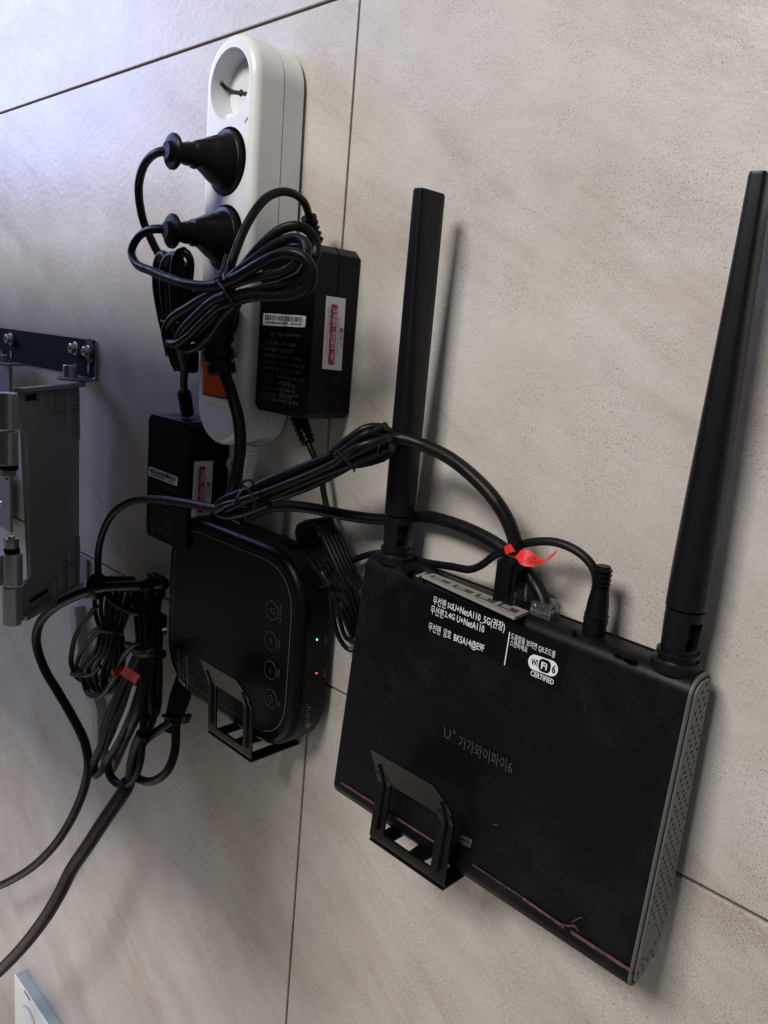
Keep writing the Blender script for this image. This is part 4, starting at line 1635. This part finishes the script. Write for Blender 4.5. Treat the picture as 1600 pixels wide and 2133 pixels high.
# second lead: the lower adapter's, coiled left of the set-top box
l2_ = thing('adapter_lead', V(-0.72, 0.02, -0.32), 'thin black lead tied in a drooping coil under the grey swing arm', 'power lead')
bm = new()
for i, (xa, xb, yb, d) in enumerate([(204, 178, 1432, 30), (214, 192, 1440, 34), (223, 204, 1444, 37), (232, 216, 1444, 35), (240, 224, 1436, 31)]):
    run(bm, [(xa+6, 1316, d), (xa-2, 1350, d+2), (xb+2 - (4-i)*3, 1395, d+3), (xb-2, yb-14, d+3), (xb+8, yb, d+1), (xb+24, yb-12, d-2), (xa+16, 1390, d-4), (xa+18, 1350, d-5), (xa+12, 1316, d-4)], 10, 8)
    run(bm, [(xa+6, 1316, d), (xa-6+i*2, 1270, d), (xa-4+i*5, 1228, d-2), (xa+4+i*5, 1208, d-4), (xa+16+i*5, 1204, d-6), (xa+24+i*4, 1222, d-7), (xa+20+i*2, 1270, d-5), (xa+12, 1316, d-4)], 10, 8)
run(bm, [(200, 1262, 34), (186, 1282, 34), (164, 1310, 33), (152, 1344, 32), (149, 1384, 30), (160, 1410, 28), (180, 1420, 28)], 11, 8)
run(bm, [(210, 1314, 40), (186, 1336, 42), (164, 1368, 43), (160, 1392, 43), (172, 1406, 43), (192, 1404, 42), (210, 1388, 40)], 9, 8)
run(bm, [(150, 1404, 28), (172, 1412, 34), (181, 1440, 36), (196, 1451, 37), (215, 1446, 38), (234, 1420, 40), (246, 1398, 42), (256, 1372, 44), (270, 1352, 46), (288, 1341, 46), (308, 1338, 42), (325, 1332, 34), (335, 1330, 26)], 12, 10)
link('lead', bm, M['thin_cable'], l2_)
bm = new()
run(bm, [(192, 1318, 36), (204, 1312, 46), (226, 1312, 48), (244, 1314, 42), (252, 1318, 30), (246, 1322, 24)], 13, 8, 1.3)
link('cable_tie', bm, M['thin_cable'], l2_)
tape([((261, 1386, 66), (250, 1404, 68)), ((270, 1392, 67), (259, 1411, 69)), ((281, 1400, 66), (270, 1418, 68)), ((292, 1408, 63), (281, 1425, 65))], l2_)
bm = new()
lathe(bm, on_d(250, 1396, 0.046), on_d(262, 1362, 0.046) - on_d(246, 1398, 0.042), [(-0.0028, 0.0042), (0.0028, 0.0042)], 16)
obox(bm, on_d(255, 1397, 0.056), Xv, Yv, Zv, 0.0045, 0.020, 0.0045)
link('tape_wrap', bm, M['red'], l2_)

# ================================================================== DISPLAY CABLES AND BUNDLE LEFT OF THE BOX
h1 = thing('video_cable', V(-0.7, 0.03, -0.45), 'black cable sweeping from the set-top box left past the swing arm and out of view', 'video cable')
bm = new()
run(bm, [(345, 1216, 24), (318, 1219, 28), (290, 1220, 32), (240, 1222, 38), (195, 1228, 44), (150, 1245, 50), (110, 1268, 54), (82, 1300, 56), (76, 1340, 54), (92, 1392, 48), (120, 1440, 42), (152, 1495, 36), (176, 1545, 32), (184, 1590, 30), (176, 1640, 30),
         (152, 1700, 34), (118, 1755, 40), (75, 1800, 46), (30, 1830, 50), (-40, 1862, 54)], 19, 14)
link('cable', bm, M['cable'], h1)
bm = new()
obox(bm, on_d(326, 1218, 0.024), Xv, Yv, Zv, 0.020, 0.010, 0.020, 0.002)
for i in range(3):
    lathe(bm, on_d(303 + i*7, 1220 - i, 0.030), Vector((1, 0, 0)), [(0, 0.0060), (0.0015, 0.0072), (0.003, 0.0060)], 14)
link('plug', bm, M['black'], h1)
bm = new()
lathe(bm, on_d(203, 1222, 0.040), Vector((0, 0, 1)), [(-0.012, 0.006), (-0.006, 0.0105), (0.003, 0.0110), (0.010, 0.0085), (0.014, 0.004)], 18)
link('ferrite_core', bm, M['black'], h1)

h2 = thing('video_cable', V(-0.66, 0.04, -0.5), 'thick black cable hank tied left of the set-top box, tail hanging to bottom left', 'video cable')
bm = new()
CW2 = 16
run(bm, [(292, 1366, 46), (264, 1414, 50), (236, 1485, 54), (216, 1543, 56), (196, 1594, 57), (198, 1614, 57), (212, 1604, 56), (238, 1512, 54), (272, 1438, 50), (296, 1376, 46)], CW2, 10, 1.15, 0.1)
run(bm, [(300, 1366, 48), (290, 1438, 54), (270, 1496, 58), (240, 1558, 60), (224, 1588, 60), (230, 1616, 59), (248, 1634, 58), (268, 1631, 56), (289, 1602, 54), (298, 1535, 52), (298, 1460, 50), (310, 1376, 46)], CW2, 10, 1.15, 0.1)
run(bm, [(308, 1366, 50), (300, 1420, 54), (288, 1480, 56), (262, 1540, 54), (240, 1590, 50), (228, 1612, 48)], CW2, 10, 1.15, 0.1)
run(bm, [(320, 1370, 46), (312, 1420, 48), (316, 1470, 46), (318, 1495, 42), (306, 1520, 42), (302, 1470, 44), (306, 1380, 44)], CW2+3, 10)
run(bm, [(330, 1372, 40), (330, 1430, 40), (326, 1480, 38), (314, 1500, 38)], CW2+2, 10)
run(bm, [(284, 1372, 42), (258, 1425, 44), (234, 1475, 45), (218, 1520, 46), (216, 1560, 47)], CW2+4, 10)
# upper part above the tie
for (xa, xb, d, yt) in ((288, 290, 30, 1226), (297, 299, 36, 1232), (308, 309, 40, 1224), (320, 318, 36, 1236), (330, 328, 30, 1228)):
    run(bm, [(xb, 1372, d+6), (xa+2, 1336, d+4), (xa-1, 1296, d), (xa+random.uniform(-4, 2), 1262, d-6), (xa+random.uniform(-3, 5), 1240, d-10), (xa+6, yt-12, d-18)], CW2-1, 10)
# loop from the plug under the box
run(bm, [(372, 1470, 34), (367, 1515, 38), (364, 1565, 42), (351, 1602, 46), (326, 1624, 48), (300, 1627, 48), (278, 1612, 48), (270, 1590, 48)], 18, 12)
run(bm, [(362, 1500, 40), (345, 1512, 42), (322, 1527, 44), (304, 1542, 46), (290, 1562, 46), (280, 1588, 46)], 16, 12, 1.3)
run(bm, [(268, 1626, 54), (262, 1642, 56), (244, 1670, 60), (214, 1714, 66), (180, 1766, 72), (150, 1810, 76), (126, 1858, 80), (98, 1906, 84), (62, 1955, 88), (20, 2002, 92), (-50, 2068, 96)], 27, 14)
link('cable', bm, M['cable'], h2)
bm = new()
run(bm, [(297, 1528, 54), (285, 1556, 54), (277, 1590, 54), (274, 1618, 54)], 26, 14)
link('ferrite_core', bm, M['black'], h2)
bm = new()
lathe(bm, on_d(380, 1436, 0.024), (on_d(362, 1500, 0.036) - on_d(382, 1432, 0.024)), [(-0.022, 0.0088), (-0.004, 0.0094), (0.008, 0.0098), (0.018, 0.0090), (0.028, 0.0082), (0.040, 0.0058)], 20)
link('plug', bm, M['black'], h2)
bm = new()
pz = on_d(363, 1494, 0.036)
dirp = (on_d(362, 1505, 0.037) - on_d(373, 1450, 0.029)).normalized()
u_ = dirp.orthogonal().normalized()
v_ = dirp.cross(u_)
tube(bm, [pz + u_*(0.0098*math.cos(a)) + v_*(0.0098*math.sin(a)) for a in [2*math.pi*i/24 for i in range(25)]], 0.0019, 8)
obox(bm, on_d(388, 1497, 0.036), Xv, Yv, (Zv + Xv*0.5).normalized(), 0.006, 0.007, 0.011, 0.0012)
link('cable_clamp', bm, M['black'], h2)
bm = new()
run(bm, [(282, 1356, 46), (300, 1362, 58), (322, 1360, 56), (340, 1362, 44)], 16, 8, 1.2)
run(bm, [(282, 1348, 46), (272, 1344, 46), (264, 1342, 46)], 13, 8)
link('cable_tie', bm, M['thin_cable'], h2)
bm = new()
run(bm, [(281, 1428, 60), (268, 1470, 62), (252, 1512, 63), (234, 1552, 63), (229, 1562, 63)], 6, 6, 1.4)
run(bm, [(256, 1560, 52), (247, 1577, 52), (237, 1588, 52)], 7, 6, 1.4)
link('white_sleeve', bm, M['paper'], h2)

# ================================================================== PALE CABLE DUCT BEHIND THE COILS
du = new()
pts = [(158, 1262), (164, 1330), (172, 1400), (188, 1440), (204, 1470), (206, 1530), (206, 1578)]
P = [on_d(a, b, 0.006) for a, b in pts]
rings = []
pp = spline(P, 0.004)
for i, p in enumerate(pp):
    t = (pp[min(i+1, len(pp)-1)] - pp[max(i-1, 0)]).normalized()
    s = t.cross(Vector((0, 1, 0))).normalized()
    w = 0.0092 if i < len(pp)*0.5 else 0.0075
    rings.append([p + s*a*w + Vector((0, -b, 0)) for a, b in ((-1, -0.006), (-1, 0.003), (-0.8, 0.005), (0.8, 0.005), (1, 0.003), (1, -0.006))])
loft(du, rings)
o = link('cable_duct', du, M['duct'], None)
tag(o, 'pale grey plastic duct running down the wall behind the dark coils', 'cable duct')

# ================================================================== SWING ARM AT THE LEFT EDGE
sa = thing('tv_wall_arm', V(-0.80, 0, -0.30), 'grey metal swing arm with hinges bolted to the wall at the left edge', 'wall mount')
# wall plate: dark channel with a turned right flange and round feet
zt, zb2 = -0.0265, -0.0690
bm = new()
rbox(bm, -1.10, -0.822, 0.0, 0.0025, -0.066, -0.026, 0.0008)
link('wall_plate', bm, M['darkmetal'], sa)
bm = new()
prism(bm, [(0.0, zt+0.002), (0.0, zb2), (0.020, zb2), (0.020, zb2+0.002), (0.0035, zb2+0.002), (0.0022, zb2+0.005), (0.0022, zt-0.004)], FX, -0.8245, -0.8195, 0.0006)
link('plate_flange', bm, M['greymetal'], sa)
bm = new()
lathe(bm, V(-0.842, 0.014, zb2), Zv, [(-0.001, 0.019), (0.0012, 0.019), (0.0018, 0.018)], 26)
link('foot_washer', bm, M['greymetal'], sa)
bm = new()
lathe(bm, V(-0.846, 0.018, zb2+0.001), Zv, [(0, 0.0075), (0.013, 0.0075), (0.0137, 0.0068)], 20)
link('bushing', bm, M['silver'], sa)
for px, py, r, mt in ((158, 726, 0.0058, 'steel'), (185, 732, 0.0050, 'steel'), (23, 706, 0.0060, 'steel')):
    c = on_d(px, py, 0.004)
    if px == 185:
        bm = new()
        lathe(bm, on_d(188, 732, 0.0026), Vector((0, -1, 0)), [(0, 0.0105, 0.0135), (0.0012, 0.0105, 0.0135)], 24, up=Zv)
        link('washer', bm, M['rust'], sa)
    bm = new()
    lathe(bm, c, Vector((0, -1, 0)), [(-0.002, r*1.25), (0.0012, r*1.25), (0.0016, r*1.05)], 20)
    lathe(bm, c, Vector((0, -1, 0)), [(0.0014, r), (0.0062, r), (0.0068, r*0.85)], 6 if px != 185 else 18)
    bt = link('bolt', bm, M['steel'], sa)
    bm = new()
    obox(bm, c + Vector((0, -0.0069, 0)), Xv, Yv, Zv, r*1.1, 0.0004, r*0.22)
    obox(bm, c + Vector((0, -0.0069, 0)), Xv, Yv, Zv, r*0.22, 0.0004, r*1.1)
    link('slot', bm, M['seam'], bt)
for px, py in ((159, 766), (186, 768), (24, 738), (5, 735)):
    bm = new()
    lathe(bm, on_d(px, py, 0.0022), Vector((0, -1, 0)), [(0, 0.0024, 0.0055), (0.0012, 0.0022, 0.0052)], 14, up=Zv)
    link('plate_hole', bm, M['silver'] if px != 5 else M['greymetal'], sa)
# arm panel swinging out from the wall
P0 = Vector((-0.822, -0.021, H0))
dirv = Vector((0.61, -0.79, 0)).normalized()
nrmv = Vector((-dirv.y, dirv.x, 0))
if nrmv.x < 0:
    nrmv = -nrmv


def A3(s, z, off=0.0):
    return Vector((P0.x, P0.y, H0 + z)) + dirv*s + nrmv*off


ztopR, zbotR = on_plane(165, 797, A3(0, 0), nrmv).z - H0, on_plane(165, 1228, A3(0, 0), nrmv).z - H0
pL = on_plane(25, 1296, A3(0, 0), nrmv)
qL = on_plane(10, 811, A3(0, 0), nrmv)
sL = (qL - A3(0, 0)).dot(dirv)
zTL, zBL = qL.z - H0, pL.z - H0
bm = new()


def on_arm(px, py, off=0.0):
    return on_plane(px, py, A3(0, 0, off), nrmv)


poly = [(165, 797), (165, 1222), (42, 1296), (48, 1222), (64, 1206), (62, 1150), (50, 905), (44, 880), (36, 809)]
loft(bm, [[on_arm(a, b) for a, b in poly], [on_arm(a, b) - nrmv*0.004 for a, b in poly]])
link('arm_panel', bm, M['greymetal'], sa, smooth=False)
# folded top and bottom rails of the panel and the open slot edge
bm = new()
loft(bm, [[on_arm(168, 795), on_arm(36, 808), on_arm(36, 815), on_arm(168, 805)], [p + nrmv*0.006 for p in (on_arm(168, 795), on_arm(36, 808), on_arm(36, 815), on_arm(168, 805))]])
link('top_rail', bm, M['greymetal'], sa, smooth=False)
bm = new()
q = (on_arm(168, 1220), on_arm(120, 1251), on_arm(50, 1292), on_arm(48, 1284), on_arm(118, 1240), on_arm(168, 1212))
loft(bm, [list(q), [p + nrmv*0.004 for p in q]])
link('bottom_rail', bm, M['greymetal'], sa, smooth=False)
bm = new()
tube(bm, [on_arm(a, b, 0.001) for a, b in ((53, 897), (56, 960), (60, 1080), (63, 1180), (63, 1200), (58, 1207), (48, 1213))], 0.0016, 6)
link('slot_edge', bm, M['silver'], sa)
# cast ribs in the corners: pockets with raised webs
for q in ([(54, 822), (76, 820), (76, 834), (54, 835)], [(62, 1250), (98, 1226), (102, 1232), (64, 1256)]):
    bm = new()
    loft(bm, [[on_arm(a, b, 0.0003) for a, b in q], [on_arm(a, b, 0.0008) for a, b in q]])
    link('pocket', bm, M['darkmetal'], sa, smooth=False)
for (a0, b0, a1, b1) in ((79, 820, 79, 836), (101, 818, 102, 855), (113, 815, 114, 848), (114, 862, 115, 871), (135, 814, 136, 893), (159, 812, 160, 916),
                         (109, 1208, 108, 1241), (117, 1200, 118, 1220), (138, 1150, 139, 1223), (160, 1116, 160, 1212)):
    bm = new()
    a, b = on_arm(a0, b0), on_arm(a1, b1)
    sd = dirv*0.0007
    loft(bm, [[a - sd, a + sd, a + sd + nrmv*0.0035, a - sd + nrmv*0.0035], [b - sd, b + sd, b + sd + nrmv*0.0035, b - sd + nrmv*0.0035]])
    link('rib', bm, M['silver'], sa, smooth=False)
for (a0, b0, a1, b1) in ((106, 853, 159, 849), (135, 1183, 160, 1174)):
    bm = new()
    a, b = on_arm(a0, b0), on_arm(a1, b1)
    loft(bm, [[a, a + Zv*0.0015, a + Zv*0.0015 + nrmv*0.003, a + nrmv*0.003], [b, b + Zv*0.0015, b + Zv*0.0015 + nrmv*0.003, b + nrmv*0.003]])
    link('rib', bm, M['greymetal'], sa, smooth=False)
# hinge barrels and nuts along the outer end
HP0 = on_arm(17, 1000)


def hz(py):
    return on_plane(17, py, HP0, (CAM - HP0).cross(Zv).cross(Zv).normalized()).z


def barrel(name, px, ya, yb, r, mat, sides=24, extra=0.0):
    c = on_plane(px, (ya+yb)/2, HP0, Vector((0, 1, 0)))
    za = on_plane(px, ya, HP0, Vector((0, 1, 0))).z
    zb_ = on_plane(px, yb, HP0, Vector((0, 1, 0))).z
    b = new()
    lathe(b, Vector((c.x, c.y, zb_)), Zv, [(0, r*0.93), (0.0007, r), (za-zb_-0.0007, r), (za-zb_, r*0.93)], sides)
    return link(name, b, mat, sa)


barrel('hinge_barrel', 18, 818, 895, 0.0080, M['silver'])
barrel('hinge_barrel', 18, 898, 968, 0.0083, M['silver'])
barrel('hinge_washer', 19, 969, 978, 0.0080, M['darkmetal'])
barrel('nut', 17, 977, 992, 0.0066, M['steel'], 6)
barrel('bolt_end', 18, 992, 1000, 0.0028, M['steel'], 14)
barrel('bolt_end', 24, 1117, 1125, 0.0034, M['steel'], 14)
barrel('nut', 24, 1122, 1142, 0.0066, M['steel'], 6)
barrel('hinge_washer', 25, 1142, 1152, 0.0070, M['darkmetal'])
barrel('hinge_barrel', 28, 1153, 1218, 0.0082, M['silver'])
barrel('hinge_barrel', 25, 1222, 1300, 0.0082, M['silver'])
bm = new()
c = on_plane(8, 1186, HP0, Vector((0, 1, 0)))
obox(bm, c - Xv*0.008, Xv, Yv, Zv, 0.024, 0.015, 0.030, 0.001)
link('hinge_block', bm, M['silver'], sa)
# the nearer flat link hanging from the wall plate and the lower wall plate
bm = new()
rbox(bm, -1.10, on_d(19, 780, 0.022).x, 0.018, 0.022, -0.125, -0.062, 0.0006)
link('link_plate', bm, M['greymetal'], sa)
bm = new()
rbox(bm, -1.10, on_d(21, 1080, 0.012).x, 0.008, 0.012, -0.285, -0.207, 0.0006)
link('link_plate', bm, M['greymetal'], sa)
bm = new()
lathe(bm, on_d(7, 1056, 0.011), Zv, [(0, 0.004), (0.007, 0.004), (0.008, 0.003)], 6)
link('nut', bm, M['steel'], sa)
bm = new()
lathe(bm, on_d(12, 758, 0.026), Zv, [(-0.001, 0.019), (0.0012, 0.019), (0.0018, 0.018)], 26)
link('foot_washer', bm, M['greymetal'], sa)
bm = new()
lathe(bm, on_d(2, 757, 0.028), Zv, [(0, 0.0075), (0.010, 0.0075), (0.0107, 0.0068)], 20)
link('bushing', bm, M['silver'], sa)
bm = new()
rbox(bm, -0.96, on_d(180, 1190, 0.004).x, 0.0, 0.004, -0.318, -0.272, 0.0008)
link('wall_plate', bm, M['greymetal'], sa)
bm = new()
lathe(bm, on_d(155, 1232, 0.012), Zv, [(0, 0.006), (0.004, 0.006), (0.005, 0.004)], 18)
link('bolt', bm, M['steel'], sa)

# ================================================================== WALL OUTLET AT THE BOTTOM LEFT
q0 = on_d(52, 2019, 0)
ox0, oz1 = q0.x, q0.z - H0
od = 0.0155
wo = thing('wall_outlet', V(ox0+0.10, 0, oz1-0.12), 'white wall outlet with shade painted grey-blue on its top edge at the bottom left corner', 'outlet')
bm = new()
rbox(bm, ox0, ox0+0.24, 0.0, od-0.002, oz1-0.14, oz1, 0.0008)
link('back_box', bm, M['outletshade'], wo)
bm = new()
rbox(bm, ox0-0.0006, ox0+0.2406, od-0.0022, od, oz1-0.1406, oz1+0.0006, 0.0012)
fp = link('face_plate', bm, M['outlet'], wo)
cut = new()
cc = on_d(49, 2093, od) + Vector((0.0205, 0, -0.0235))
lathe(cut, Vector((cc.x, -od+0.0012, cc.z)), Vector((0, -1, 0)), [(0, 0.0290), (0.004, 0.0300)], 40)
carve(fp, cut)
bm = new()
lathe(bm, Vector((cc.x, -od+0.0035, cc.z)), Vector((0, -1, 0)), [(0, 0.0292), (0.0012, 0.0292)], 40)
link('socket_recess', bm, M['outletshade'], wo)
bm = new()
lathe(bm, Vector((cc.x - 0.009, -od+0.0022, cc.z - 0.004)), Vector((0, -1, 0)), [(0, 0.006), (0.001, 0.006)], 6)
link('socket_hole', bm, M['seam'], wo)
bm = new()
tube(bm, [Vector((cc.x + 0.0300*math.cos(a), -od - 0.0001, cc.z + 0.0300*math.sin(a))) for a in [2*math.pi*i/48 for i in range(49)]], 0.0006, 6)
link('socket_ring', bm, M['outletshade'], wo)
bm = new()
rbox(bm, on_d(51, 2064, od).x, on_d(63, 2084, od).x, od-0.0002, od+0.0003, on_d(57, 2074, od).z-H0-0.002, on_d(57, 2074, od).z-H0+0.002)
link('print_mark', bm, M['greyprint'], wo, smooth=False)

bpy.data.objects.remove(_txo)
bpy.context.view_layer.update()
